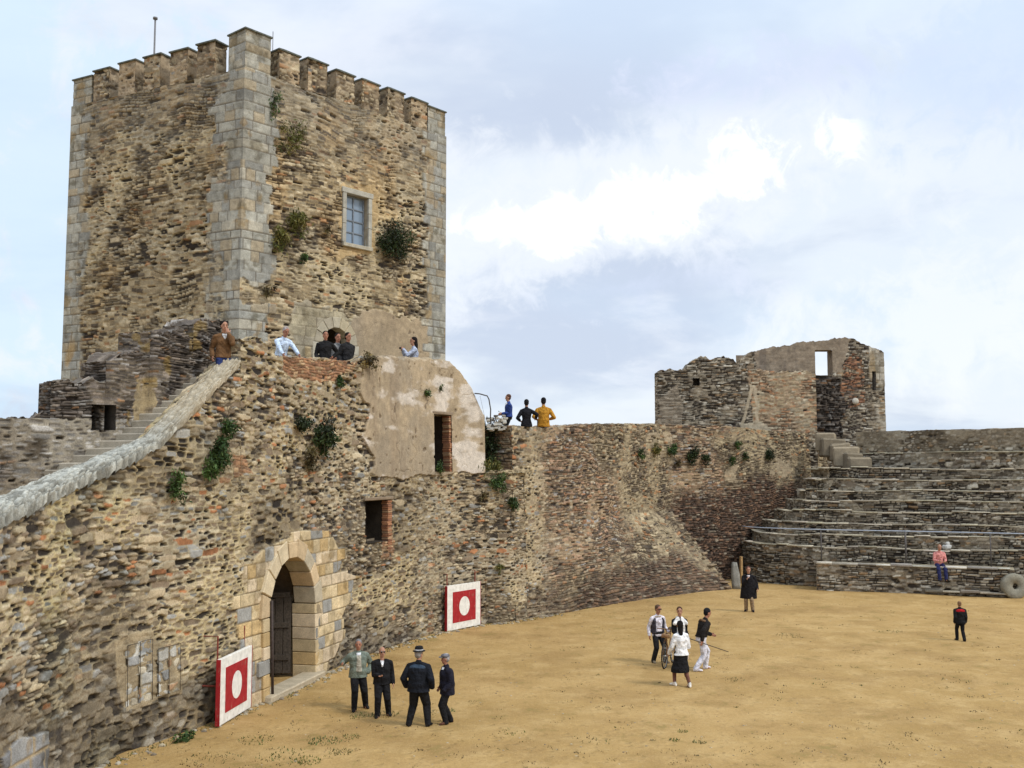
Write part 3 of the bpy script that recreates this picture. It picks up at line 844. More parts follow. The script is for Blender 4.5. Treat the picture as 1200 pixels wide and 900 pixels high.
# ------------------------------------------------------------------ ARENA WALL (middle)
b0 = GW.pos(GW.solve(603, 640)[0], 0.0)[:2]
AW = Wall([np.array(b0), gp(660, 718)[:2] + np.array([-.15, .15]), gp(740, 707)[:2] + np.array([-1.0, 1.0]), (7.6, 49.8), (10.2, 51.9), (13.2, 54.2), (16.2, 57.0), (18.6, 59.6)])
aw_s0 = 0.0
s_end = AW.t[np.argmin(np.hypot(AW.c[:, 0] - 7.9, AW.c[:, 1] - 50.05))]       # where the battered foot stops
AW.off = lambda S, Z: .03 * Z
def foot(S, Z):
    w = 3.1 * np.clip(S / s_end, 0, 1) ** 1.6
    zc = 3.55
    return w * np.maximum(0, 1 - Z / zc)
def aw_style(S, Z, P):
    px, py = proj(P)
    n = fbm(S * .25, Z * .3, 204, 3)
    r = schist(S, Z, 201, mort=(.42, .32, .20), mcov=.56, gap=(.09, .065, .045))
    r2 = schist(S, Z, 207, .24, .095, [((.27, .215, .14), .3), ((.19, .15, .10), .28), ((.35, .29, .19), .2), ((.10, .08, .06), .14), ((.33, .18, .09), .08)], (.08, .06, .04), .014, .05, .055, mort=(.45, .36, .22), mcov=.50, wav=.5)
    r = blend(r, r2, sst(.42, .58, n + .05))
    r0 = rubble(S + GW.len, Z, 16, .21, .085, mort=(.52, .42, .26), joint=.18, holes=.05)
    r = blend(r, r0, sst(3.2, .8, S + 1.6 * (fbm(S * .8, Z * .8, 222, 3) - .5) + .45 * np.maximum(Z - 5.0, 0)))
    q = fbm(S * 1.2, Z * 1.2, 209, 3)
    qx = px + 70 * (fbm(S * .8, Z * .8, 223, 5) - .5); qy = py + 50 * (fbm(S * .9, Z * .9, 210, 5) - .5)
    # dark mossy stones low in corner and along foot; corner's shade also painted in
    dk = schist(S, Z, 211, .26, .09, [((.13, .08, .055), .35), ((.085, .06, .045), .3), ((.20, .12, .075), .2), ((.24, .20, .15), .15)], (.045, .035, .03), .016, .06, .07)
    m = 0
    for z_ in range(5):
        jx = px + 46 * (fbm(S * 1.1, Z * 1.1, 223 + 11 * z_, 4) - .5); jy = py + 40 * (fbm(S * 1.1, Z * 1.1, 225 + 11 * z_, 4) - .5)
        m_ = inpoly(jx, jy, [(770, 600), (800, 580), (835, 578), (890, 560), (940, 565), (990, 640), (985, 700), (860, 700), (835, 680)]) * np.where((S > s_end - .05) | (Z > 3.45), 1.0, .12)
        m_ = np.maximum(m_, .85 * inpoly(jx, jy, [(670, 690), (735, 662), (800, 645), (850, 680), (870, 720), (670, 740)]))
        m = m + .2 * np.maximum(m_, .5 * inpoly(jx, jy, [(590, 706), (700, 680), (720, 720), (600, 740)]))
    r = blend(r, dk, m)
    qx = px + 14 * (q - .5); qy = py + 14 * (fbm(S * 1.2, Z * 1.2, 229, 4) - .5)
    # pale mortar smears near the weeds and the end of the wall
    ml = inpoly(qx, qy, [(850, 545), (868, 545), (872, 562), (852, 566)]) | inpoly(qx, qy, [(898, 540), (925, 536), (928, 556), (902, 560)]) | inpoly(qx, qy, [(756, 508), (790, 506), (790, 516), (756, 516)])
    r = blend(r, (.02 + 0 * S, C3((.46, .37, .25), S.shape) * (.85 + .5 * (q - .5))[..., None]), ml * .7 * sst(.3, .55, fbm(S * 3, Z * 3, 231, 3)))
    return r[0] - .07 * sst(.16, .02, S) * (Z < 5.3), r[1]
arena_wall = None
def build_arena_wall():
    global arena_wall
    a = Acc()
    zt = np.interp
    prof = [(603, 499.5), (640, 500.5), (700, 497), (780, 497), (860, 500), (905, 505), (960, 509), (975, 512)]
    pt = [AW.solve(*p) for p in prof]
    top = lambda S: np.interp(S, [p[0] for p in pt], [p[1] for p in pt]) + .06 * (vn(S * 3, S * 0, 5) - .5)
    AW._g = None; del AW._g
    base_off = AW.off
    # the battered lower front first, then the plain wall
    se = AW.len - .3
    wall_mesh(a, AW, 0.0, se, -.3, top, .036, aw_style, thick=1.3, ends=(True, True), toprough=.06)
    AW.off = lambda S, Z: base_off(S, Z) - foot(S, Z)
    zf = lambda S: 3.52 + 0 * S
    w2 = AW
    ss = samples(.6, s_end, .036); zz = samples(-.3, 3.6, .03)
    S, Z = np.meshgrid(ss, zz, indexing='ij')
    P = w2.pos(S, Z)
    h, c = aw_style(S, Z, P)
    lip = .09 * sst(3.6, 3.2, Z) * (.4 + .6 * S / s_end)
    nx, ny = w2.normal(S); P[..., 0] += nx * (h + .02 + lip * .3); P[..., 1] += ny * (h + .02 + lip * .3)
    # ragged end like stepped courses
    a.grid(P, c)
    # end face of the foot
    zc = samples(-.3, 3.5, .036); q = np.linspace(0, 1, 60)
    Zg, Qg = np.meshgrid(zc, q, indexing='ij')
    Sg = np.full(Zg.shape, s_end)
    A0 = AW.pos(Sg, Zg); AW.off = base_off; B0 = AW.pos(Sg, Zg)
    E = A0 * (1 - Qg[..., None]) + B0 * Qg[..., None]
    he, ce = schist(Qg * 3, Zg, 215, .3, .09, P_DRK, (.06, .05, .04), .016, .06, .06)
    tx = np.array(AW.plan(np.array([s_end - .3, s_end + .3]))); tv = (tx[:, 1] - tx[:, 0]); tv /= np.linalg.norm(tv)
    E[..., 0] += tv[0] * (he + .03); E[..., 1] += tv[1] * (he + .03)
    a.grid(E, ce)
    arena_wall = a.build('arena_wall', M_ST)
    tag(arena_wall, 'curved wall of thin brown schist courses at the back of the arena, sloping foot', 'wall', kind='thing')
    # stepped capping slabs on the slanting edge of the foot
    b = Acc(); AW.off = lambda S, Z: base_off(S, Z) - foot(S, Z)
    nx, ny = AW.normal(np.array(s_end)); rz = math.atan2(ny, nx)
    for q in range(14):
        z = 3.35 - q * .24 + random.uniform(-.06, .06)
        p = AW.pos(s_end - random.uniform(.05, .25), z - .10, out=random.uniform(-.12, .05))
        box(b, p, (random.uniform(.10, .24), random.uniform(.10, .26), random.uniform(.03, .06)), np.array(random.choice([(.30, .23, .15), (.24, .18, .12), (.37, .31, .21)])) * random.uniform(.8, 1.1), rz + random.uniform(-.15, .15), .02, .025)
    b.build('edge_slabs', M_ROCK, arena_wall, smooth=False)
    AW.off = base_off
build_arena_wall()
# ------------------------------------------------------------------ THE KEEP
TN = at(287, 79, 33.0); TR = at(522, 160, 40.3); TL = at(85, 125, 36.9)
TZ0 = 6.6
TZN, TZR, TZL = TN[2], TR[2], TL[2]
TB = TR + TL - TN
TCEN = (TR + TL) / 2
def tlean(p, z):
    q = np.array(p, float).copy()
    k = 1 + .002 * (1 - (z - TZ0) / 12.2)
    q[:2] = TCEN[:2] + (p[:2] - TCEN[:2]) * k
    q[2] = z
    return q
keep = None
class Face:
    """one side of the keep: s from the first corner, z up"""
    def __init__(s, a, b, za, zb):
        s.a, s.b, s.za, s.zb = a, b, za, zb
        d = b[:2] - a[:2]; s.len = np.linalg.norm(d); s.t = np.append(d / s.len, 0)
        n = np.array([s.t[1], -s.t[0], 0.])
        if np.dot(n[:2], (a[:2] + b[:2]) / 2 - TCEN[:2]) < 0: n = -n
        s.n = n
    def pos(s, S, Z, out=0.0):
        S = np.asarray(S, float); Z = np.asarray(Z, float)
        k = 1 + .002 * (1 - (Z - TZ0) / 12.2)
        x = s.a[0] + s.t[0] * S; y = s.a[1] + s.t[1] * S
        x = TCEN[0] + (x - TCEN[0]) * k + s.n[0] * out; y = TCEN[1] + (y - TCEN[1]) * k + s.n[1] * out
        return np.stack([x, y, Z + 0 * S], -1)
    def solve(s, px, py):
        S, Z = np.meshgrid(np.linspace(0, s.len, 500), np.linspace(TZ0, 20, 600), indexing='ij')
        X, Y = proj(s.pos(S, Z))
        q = np.unravel_index(np.argmin((X - px) ** 2 + (Y - py) ** 2), X.shape)
        return S[q], Z[q]
FR = Face(TN, TR, TZN, TZR); FL = Face(TN, TL, TZN, TZL)
FBR = Face(TR, TB, TZR, TZR); FBL = Face(TL, TB, TZL, TZL)
kw_l = FR.solve(405, 255)[0]; kw_r = FR.solve(431, 255)[0]; kw_t = FR.solve(417, 229)[1]; kw_b = FR.solve(417, 287)[1]
kd_m, kd_z = FR.solve(394, 383); kd_r = .62; kd_sp = kd_z - kd_r; kd_b = 7.7
def keep_style(face, near_w, far_w, k):
    def f(S, Z, P):
        px, py = proj(P)
        r = rubble(S, Z, k, .28, .088, P_TOW, (.54, .445, .275), .14, holes=.08)
        r2 = schist(S, Z, k + 3, .30, .10, [((.38, .31, .20), .3), ((.29, .23, .145), .26), ((.45, .38, .26), .2), ((.09, .07, .05), .18), ((.33, .20, .11), .06)], (.07, .052, .036), .014, .05, .06, mort=(.44, .345, .205), mcov=.45, wav=.4)
        nz = fbm(S * .45, Z * .6, k + 5, 3)
        r = blend(r, r2, sst(.50, .64, nz))
        r = (r[0], r[1] * (1 + .0 * S)[..., None])
        # lichen: ochre stains and grey-green weathering near the top
        oc = sst(.56, .70, fbm(S * .8, Z * .5, k + 9, 3))
        c = mixc(r[1], r[1] * np.array([1.15, .92, .62]), oc * .35)
        gt = sst(15.8, 18.6, Z + 1.4 * (fbm(S * 1.2, Z * 1.2, k + 12, 3) - .5)) * .6
        c = mixc(c, C3((.20, .19, .165), S.shape) * (.6 + .9 * fbm(S * 6, Z * 6, k + 13, 3))[..., None], gt * .7)
        r = (r[0], c)
        if face == 'R':
            q = fbm(S * 1.6, Z * 1.6, k + 20, 3)
            qx = px + 24 * (q - .5); qy = py + 24 * (fbm(S * 1.6, Z * 1.6, k + 21, 3) - .5)
            pl = plaster(S, Z, 431)
            pl = (pl[0] * .5, pl[1] * np.array([.98, .98, .98]))
            m = inpoly(qx, qy, [(408, 372), (440, 366), (500, 378), (512, 392), (510, 440), (405, 440)]).astype(float)
            r = blend(r, pl, m)
            m = inpoly(qx, qy, [(398, 222), (440, 218), (444, 300), (398, 304)]).astype(float) * .75
            r = blend(r, (.015 + 0 * S, C3((.52, .38, .20), S.shape) * (.7 + .8 * (q - .1) * .8)[..., None]), m)
            ds = ashlar(S, Z, 443, .6, .36, [((.42, .37, .26), .5), ((.36, .32, .24), .3), ((.46, .37, .23), .2)], .012, (.2, .17, .12), .012, .02)
            m = inpoly(qx, qy, [(344, 352), (372, 360), (412, 372), (412, 440), (344, 440)]).astype(float)
            r = blend(r, ds, m)
            # rough hollow band under the near quoin
        ash = ashlar(S, Z, 461, .58, .335)
        ch = .335
        row = np.floor(Z / ch)
        nw = near_w + (hsh(row, 3, k) - .4) * .55 + .10 * (fbm(S * 2, Z * 5, k + 30, 2) - .5)
        fw = far_w + (hsh(row, 5, k) - .5) * .5 + .10 * (fbm(S * 2, Z * 5, k + 31, 2) - .5)
        Lq = FR.len if face == 'R' else FL.len
        m = np.maximum(sst(nw + .05, nw - .05, S), sst(fw + .05, fw - .05, Lq - S))
        if face == 'L':
            m = m * (1 - .75 * sst(.50, .62, fbm(S * .9, Z * .7, k + 37, 4)) * sst(.5, .8, S) * sst(.4, .7, Lq - S))
        if face == 'R':
            m = m * (1 - .9 * inpoly(qx, qy, [(283, 330), (330, 325), (330, 352), (283, 358)]))
        r = blend(r, ash, m)
        if face == 'L':
            yl = sst(.60, .68, fbm(S * 1.4, Z * .6, k + 41, 3)) * sst(12, 9, Z) * sst(5, 7, S)
            r = (r[0], mixc(r[1], C3((.42, .27, .10), S.shape), .7 * yl))
        return r
    return f
def build_keep():
    global keep
    a = Acc()
    arch = lambda S, Z: ((np.abs(S - kd_m) < kd_r) & (Z < kd_sp) & (Z > kd_b - .4)) | ((Z >= kd_sp) & ((S - kd_m) ** 2 + (Z - kd_sp) ** 2 < kd_r ** 2))
    for f, st, holes, es, ez in ((FR, keep_style('R', 1.15, 1.1, 401), [rect_hole(kw_l, kw_r, kw_b, kw_t), arch], (kw_l, kw_r), (kw_b, kw_t)),
                                 (FL, keep_style('L', 1.35, .95, 501), [], (), ())):
        ss = samples(0, f.len, .031, es); zz = samples(TZ0, TZN, .031, ez)
        S, Z = np.meshgrid(ss, zz, indexing='ij')
        zt = f.za + (f.zb - f.za) * S / f.len
        P = f.pos(S, Z)
        h, c = st(S, Z, P)
        e = np.minimum(S, f.len - S)
        h = np.where(e < .09, .028, h)
        k = np.where(e < .02, 1.0, 0.0)
        # at the corner column both faces meet on the same diagonal
        cd = np.where((S < f.len / 2)[..., None], np.array([*(TN[:2] - TCEN[:2]), 0]), np.array([*((f.b[:2]) - TCEN[:2]), 0]))
        cd = cd / np.linalg.norm(cd, axis=-1, keepdims=True) * 1.4
        D = f.n * (1 - k[..., None]) + cd * k[..., None]
        P = P + h[..., None] * D
        P[..., 2] += (zt - TZN) * (Z - TZ0) / (TZN - TZ0)
        kp = np.ones((S.shape[0] - 1, S.shape[1] - 1), bool)
        sc = (S[:-1, :-1] + S[1:, 1:]) / 2; zc = (Z[:-1, :-1] + Z[1:, 1:]) / 2
        for hf in holes: kp &= ~hf(sc, zc)
        a.grid(P, c, kp)
    for f in (FBR, FBL):
        S, Z = np.meshgrid(samples(0, f.len, .15), np.append(samples(TZ0, TZN, .15), f.za), indexing='ij')
        h, c = keep_style('L', 1.2, 1.2, 601)(S, Z, f.pos(S, Z))
        a.grid(f.pos(S, Z), c)
    dk = [np.array([*p[:2], p[2] - .02]) for p in (TN, TR, np.array([TB[0], TB[1], TZR]), TL)]
    a.raw(dk, [[0, 1, 2, 3]], (.30, .28, .24))
    keep = a.build('castle_keep', M_ST)
    tag(keep, 'tall square stone keep with battlements and pale dressed corners', 'tower')
    # battlements
    capm = mat_plain('slate_cap', (.105, .115, .10), .85, .25, .4, 9, .4)
    def merlon(f, s0, s1, z, hgt, dep, k, corner=False):
        b = Acc()
        sty = (lambda u, v, P: ashlar(u, v, k, .48, .30, P_ASH, .012, (.2, .18, .14), .012, 0.0)) if corner else \
              (lambda u, v, P: blend(rubble(u, v, k, .22, .11, P_TOW, (.47, .36, .235), .2), rough((.40, .315, .215), .02)(u, v, P), .45 * sst(.42, .55, fbm(u * 2, v * 2, k + 3, 2))))
        side = sty if corner else (lambda u, v, P: blend(rough((.40, .315, .215), .025)(u, v, P), rubble(u, v, k + 1, .22, .11, P_TOW, (.44, .33, .2), .2), .7 * sst(.42, .58, fbm(u * 3, v * 3, k, 2))))
        up = np.array([0, 0, hgt]); z_ = z - .03
        A = f.pos(s0, z_); A[2] = z_; B = f.pos(s1, z_); B[2] = z_
        i = -f.n * dep
        W = B - A
        planar(b, A, W, up, .035, sty, N=f.n, u0=s0, v0=z)
        planar(b, A, i, up, .035, side, N=-f.t, u0=7 + s0, v0=z)
        planar(b, B, i, up, .035, side, N=f.t, u0=3 + s0, v0=z)
        planar(b, A + i, W, up, .08, sty, N=-f.n)
        m = b.build('merlon', M_ST, keep)
        cb = Acc(); o = .05
        base = [A + up - f.t * o + f.n * o, B + up + f.t * o + f.n * o, B + up + i + f.t * o - f.n * o, A + up + i - f.t * o - f.n * o]
        cen = (base[0] + base[2]) / 2 + np.array([0, 0, .24])
        v = [p for p in base] + [p + np.array([0, 0, .05]) for p in base] + [cen]
        cb.raw(v, [[3, 2, 1, 0], [0, 1, 5, 4], [1, 2, 6, 5], [2, 3, 7, 6], [3, 0, 4, 7], [4, 5, 8], [5, 6, 8], [6, 7, 8], [7, 4, 8]], (.12, .13, .11))
        cb.build('merlon_cap', capm, m, smooth=False)
    zat = lambda f, s: f.za + (f.zb - f.za) * s / f.len
    p6 = (FR.len - 2.0) / 6
    for q in range(6):
        s0 = 1.0 + .36 + p6 * q; s0 += random.uniform(-.03, .03)
        merlon(FR, s0, s0 + .86, zat(FR, s0 + .4), 1.10 + random.uniform(-.06, .06), .58, 700 + q)
    p5 = (FL.len - 2.0) / 5
    for q in range(5):
        s0 = 1.0 + .30 + p5 * q; s0 += random.uniform(-.03, .03)
        merlon(FL, s0 + .04, s0 + .86, zat(FL, s0 + .4), 1.16 + random.uniform(-.04, .05), .55, 720 + q)
    merlon(FR, 0.0, 1.02, TZN, 1.36, .95, 740, True)
    merlon(FR, FR.len - 1.0, FR.len - .02, TZR, 1.0, .9, 741, True)
    merlon(FL, FL.len - 1.0, FL.len - .02, TZL, 1.0, .9, 742, True)
    for f in (FBR, FBL):
        pb = (f.len - 1.0) / 6
        for q in range(6):
            s0 = .9 + pb * q
            if s0 + .85 < f.len: merlon(f, s0, s0 + .85, f.za, 1.03, .6, 760 + q)
    # window of the keep
    b = Acc(); rz = math.atan2(FR.n[1], FR.n[0])
    fw = .17; c = (.40, .39, .34)
    sm = (kw_l + kw_r) / 2; zm = (kw_b + kw_t) / 2
    box(b, FR.pos(sm, kw_t + .10, out=-.02), (.10, (kw_r - kw_l) / 2 + fw + .05, .10), c, rz, .015, .008)
    box(b, FR.pos(sm, kw_b - .07, out=.0), (.13, (kw_r - kw_l) / 2 + fw, .07), (.43, .40, .32), rz, .015, .008)
    for s in (kw_l - fw / 2, kw_r + fw / 2):
        for (z0, z1) in ((kw_b, kw_b + .7), (kw_b + .7, kw_b + 1.25), (kw_b + 1.25, kw_t)):
            box(b, FR.pos(s, (z0 + z1) / 2, out=-.03), (.10, fw / 2, (z1 - z0) / 2 - .004), np.array(c) * random.uniform(.88, 1.1), rz, .012, .006)
    win = b.build('window', M_ROCK, keep, smooth=False)
    b = Acc()
    dn = -FR.n * .5
    q4 = [FR.pos(kw_l, kw_b), FR.pos(kw_r, kw_b), FR.pos(kw_r, kw_t), FR.pos(kw_l, kw_t)]
    for i in range(4):
        p, r = q4[i], q4[(i + 1) % 4]
        b.raw([p, r, r + dn, p + dn], [[0, 1, 2, 3]], (.36, .31, .23))
    b.build('window_reveal', M_ROCK, win, smooth=False)
    b = Acc()
    def bar(sa, za, sb, zb_, w_):
        A = FR.pos((sa + sb) / 2, (za + zb_) / 2, out=-.20)
        box(b, A, (.02, max(abs(sb - sa) / 2, w_), max(abs(zb_ - za) / 2, w_)), (.20, .235, .28), rz, .004)
    for s in (kw_l + .04, sm, kw_r - .04): bar(s, kw_b, s, kw_t, .032 if s != sm else .03)
    for q in range(5):
        z = kw_b + .035 + (kw_t - kw_b - .07) * q / 4; bar(kw_l, z, kw_r, z, .024)
    b.build('window_frame', mat_plain('painted_frame', (.17, .20, .24), .6, .4, .2, 10, .1), win, smooth=False)
    gm = bpy.data.materials.new('window_glass'); nt, bs = nodes_of(gm)
    bs.inputs['Base Color'].default_value = (.20, .27, .36, 1); bs.inputs['Roughness'].default_value = .12; bs.inputs['Specular IOR Level'].default_value = .9  # blue of the reflected sky put into the pane's base colour
    b = Acc(); b.raw([FR.pos(kw_l, kw_b, out=-.215), FR.pos(kw_r, kw_b, out=-.215), FR.pos(kw_r, kw_t, out=-.215), FR.pos(kw_l, kw_t, out=-.215)], [[0, 1, 2, 3]], (.3, .3, .3))
    b.build('window_pane', gm, win, smooth=False)
    b = Acc(); b.raw([FR.pos(kw_l - .1, kw_b - .1, out=-.5), FR.pos(kw_r + .1, kw_b - .1, out=-.5), FR.pos(kw_r + .1, kw_t + .1, out=-.5), FR.pos(kw_l - .1, kw_t + .1, out=-.5)], [[0, 1, 2, 3]], (.05, .05, .05))  # dark sheet closing the reveal behind the panes
    b.build('window_backing', M_ROCK, win, smooth=False)
    # arched doorway of the keep
    b = Acc(); nv = 7
    for q in range(nv):
        a0 = math.pi * q / nv + .015; a1 = math.pi * (q + 1) / nv - .015
        cc = np.array(random.choice([(.42, .38, .29), (.38, .34, .26), (.45, .39, .27)])) * random.uniform(.9, 1.08)
        pts = [FR.pos(kd_m + r_ * math.cos(t_), kd_sp + r_ * math.sin(t_), out=d_) for d_ in (-.4, .045) for (r_, t_) in ((kd_r - .03, a0), (kd_r + .36, a0), (kd_r + .36, a1), (kd_r - .03, a1))]
        prism8(b, pts, cc, .012)
    z = kd_b - .1
    while z < kd_sp - .02:
        hh = min(.34, kd_sp - z)
        for sg in (-1, 1):
            s_ = kd_m + sg * (kd_r + .2)
            box(b, FR.pos(s_, z + hh / 2, out=-.17), (.215, .23, hh / 2 - .005), np.array((.45, .42, .34)) * random.uniform(.85, 1.08), rz, .012, .006)
        z += hh
    arch_o = b.build('doorway_arch', M_ROCK, keep, smooth=False)
    b = Acc()
    for (u0, u1) in ((-1.0, -1.0), (1.0, 1.0)):
        A = FR.pos(kd_m + u0, kd_b - .5, out=-.41); b.raw([A, A - FR.n * 3, A - FR.n * 3 + np.array([0, 0, 4.]), A + np.array([0, 0, 4.])], [[0, 1, 2, 3]], (.16, .13, .10))
    A = FR.pos(kd_m - 1.0, kd_b - .5, out=-3.4); B_ = FR.pos(kd_m + 1.0, kd_b - .5, out=-3.4); u_ = np.array([0, 0, 4.])
    b.raw([A, B_, B_ + u_, A + u_], [[0, 1, 2, 3]], (.14, .11, .09))
    b.raw([A + u_, B_ + u_, B_ + u_ + FR.n * 3, A + u_ + FR.n * 3], [[0, 1, 2, 3]], (.14, .11, .09))
    b.build('doorway_passage', M_ROCK, arch_o, smooth=False)
    # thin poles on the roof
    pm = mat_plain('grey_pole', (.16, .16, .17), .6, .5, .2, 20, 0)
    for (px, y0, yb, Y, r) in ((182, 22, 78, 37.0, .035), (320, 37, 80, 39.0, .016)):
        b = Acc(); p = at(px, y0, Y); tube(b, [np.array([p[0], Y, TZN - .05]), p], r, (.2, .2, .2))
        if r > .02: tube(b, [p + np.array([0, 0, -.02]), p + np.array([0, 0, .05]), p + np.array([0, 0, .07])], [.09, .09, .04], (.2, .2, .2))
        b.build('roof_pole', pm, keep)
build_keep()

# ------------------------------------------------------------------ wall behind the stair, stair, platform
SW = Wall([at(-90, 480, 19.9)[:2], at(-20, 480, 20.6)[:2], at(62, 480, 21.3)[:2], at(125, 480, 22.2)[:2], at(168, 480, 23.3)[:2], at(243, 480, 25.5)[:2]], smooth=False)
def build_stair_wall():
    a = Acc()
    prof = [(-60, 484), (0, 486), (30, 488), (58, 488), (61, 446), (90, 447), (121, 446), (125, 421), (140, 415), (164, 414), (168, 387), (200, 389), (225, 379), (241, 378)]
    pt = [SW.solve(*p) for p in prof]
    x = [p[0] for p in pt]; z = [p[1] for p in pt]
    def top(S):
        S = np.asarray(S, float); t = np.interp(S, x, z)
        for i in (3, 6, 9, 11):
            m = (x[i] + x[i + 1]) / 2
            t = np.where((S > x[i]) & (S <= m), z[i], np.where((S > m) & (S < x[i + 1]), z[i + 1], t))
        return t + .16 * (vn(S * 5, 0 * S, 5) - .5) + .09 * (vn(S * 15, 0 * S, 6) - .5)
    def sty(S, Z, P):
        px, py = proj(P)
        q = fbm(S * 1.5, Z * 1.5, 805, 3)
        qx = px + 16 * (q - .5); qy = py + 14 * (fbm(S * 1.5, Z * 1.5, 806, 3) - .5)
        r = schist(S, Z, 801, .27, .055, P_DRK, (.04, .034, .028), .012, .06, .05, mort=(.22, .18, .13), mcov=.58, wav=.5)
        r2 = rubble(S, Z, 811, .24, .08, [((.30, .28, .25), .3), ((.20, .18, .155), .3), ((.37, .35, .32), .2), ((.10, .085, .07), .2)], (.27, .225, .165), .18)
        m = sst(.42, .58, fbm(S * .6, Z * .6, 808, 3)) * (px < 190) * (py > 490)
        r = blend(r, r2, np.clip(m, 0, 1))
        ochre = inpoly(qx, qy, [(160, 450), (176, 443), (184, 470), (180, 520), (165, 560), (150, 560), (158, 500)]).astype(float)
        r = blend(r, rough((.40, .31, .175), .03)(S, Z, P), ochre * sst(.35, .6, fbm(S * 3, Z * 2.2, 819, 3)) * .85)
        r = (r[0], mixc(r[1], C3((.33, .23, .08), S.shape), .6 * sst(.60, .68, fbm(S * 2, Z * 2, 817, 3)) * (px > 150)))
        return r
    # a steep rugged step outwards at each higher part
    SW.off = lambda S, Z: -.20 * sst(x[9], x[9] + .1, S) - .15 * sst(x[6], x[6] + .1, S)
    h_l, h_t = SW.solve(108, 474); h_r, h_b = SW.solve(129, 505)
    cuts = [.3] + [(x[i] + x[i + 1]) / 2 for i in (3, 6, 9, 11)] + [SW.len]
    wall_steps(a, SW, cuts, 3.6, top, .024, sty, [rect_hole(h_l, h_r, h_b, h_t)], (h_l, h_r), (h_b, h_t), thick=.9, capsty=lambda S, D, P: rubble(S, D[:, :] if D.shape == S.shape else D, 813, .25, .14, P_DRK, (.12, .10, .08), .12))
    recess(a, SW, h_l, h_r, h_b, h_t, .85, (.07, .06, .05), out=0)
    o = a.build('stair_wall', M_ST); tag(o, 'dark ragged schist wall stepping up behind the stair to the keep', 'wall', kind='thing')
    b = Acc(); p = SW.pos(SW.len + .0, 0.0); zb, zt = at(238, 440, 25.4)[2], at(238, 396, 25.4)[2]
    q = at(237, 420, 25.25)
    box(b, (q[0], 25.25, (zb + zt) / 2 - .15), (.10, .10, (zt - zb) / 2 + .2), (.42, .39, .32), .5, .02, .015)
    b.build('stone_jamb', M_ROCK, o, smooth=False)
build_stair_wall()

def build_stair():
    b = Acc()
    s_lo = GW.solve(150, 540)[0]; s_hi = GW.solve(283, 424)[0]
    n = 15; zl, zh = 5.35, 7.70
    for i in range(n):
        s0 = s_lo + (s_hi - s_lo) * i / n; s1 = s_lo + (s_hi - s_lo) * (i + 1) / n + .25
        z1 = zl + (zh - zl) * (i + 1) / n
        pts = []
        for zq in (z1 - 1.2, z1):
            for (s_, o_) in ((s0, -.55), (s1, -.55), (s1, -2.25), (s0, -2.25)):
                p = GW.pos(s_, 0.0, out=o_); p[2] = zq + random.uniform(-.012, .012); pts.append(p)
        prism8(b, pts, np.array((.40, .36, .29)) * random.uniform(.8, 1.12), .025)
    o = b.build('stone_stair', M_ROCK, smooth=False); tag(o, 'worn stone stair climbing behind the pale parapet to the keep', 'stairs')
build_stair()

def build_platforms():
    s0 = GW.solve(283, 424)[0]; s1 = GW.solve(563, 500)[0]
    pts = [GW.pos(s, 0.0, out=-.5) for s in np.linspace(s0, s1, 14)]
    back = [(TR[0] + .1, TR[1] + .5), (TB[0], TB[1]), (TL[0], TL[1]), tuple(SW.pos(SW.len - 2.5, 0., out=-.5)[:2]), tuple(SW.pos(SW.len, 0., out=0.05)[:2])]
    ring = [(p[0], p[1], 7.68) for p in pts] + [(x, y, 7.68) for x, y in back]
    a = Acc(); n = len(ring)
    low = [(x, y, 3.0) for x, y, z in ring]
    a.raw(ring, [list(range(n))], (.40, .32, .21)); a.raw(ring + low, [[i, (i + 1) % n, n + (i + 1) % n, n + i] for i in range(13, n - 1)], (.27, .22, .15))
    sa = GW.solve(365, 440)[0]; sb = GW.solve(412, 440)[0]; P = [GW.pos(s_, 0., out=o_) for (s_, o_) in ((sa, -.45), (sb + 1.0, -.80), (sb + 1.0, -2.0), (sa, -2.0))]
    prism8(a, [np.array([p[0], p[1], 7.5]) for p in P] + [np.array([p[0], p[1], 7.86]) for p in P], (.40, .33, .23), .02)
    o = a.build('platform', M_ST, smooth=False); tag(o, kind='structure')
    sa = GW.solve(428, 440)[0]; sb = GW.solve(520, 440)[0]
    a = Acc(); P = [GW.pos(s_, 0., out=o_) for (s_, o_) in ((sa, -.70), (sb, -.70), (sb, -2.4), (sa, -2.4))]
    prism8(a, [np.array([p[0], p[1], 7.5]) for p in P] + [np.array([p[0], p[1], 8.22]) for p in P], (.42, .34, .24), .02)
    o = a.build('roof_terrace', M_ST, smooth=False); tag(o, kind='structure')
    # low parapet lump of the bastion is part of the wall top; walkway behind the arena wall
    a = Acc(); st = []
    ss = np.linspace(0, AW.len - .3, 40)
    S, D = np.meshgrid(ss, np.linspace(1.2, 4.0, 5), indexing='ij')
    P = AW.pos(S, 6.62 + 0 * S, out=-D)
    a.grid(P, C3((.38, .31, .21), S.shape))
    P2 = np.stack([P[:, -1], P[:, -1] * np.array([1, 1, 0])], 1); a.grid(P2, C3((.3, .25, .18), S.shape)[:, :2])
    o = a.build('walkway', M_ST); tag(o, kind='structure')
build_platforms()

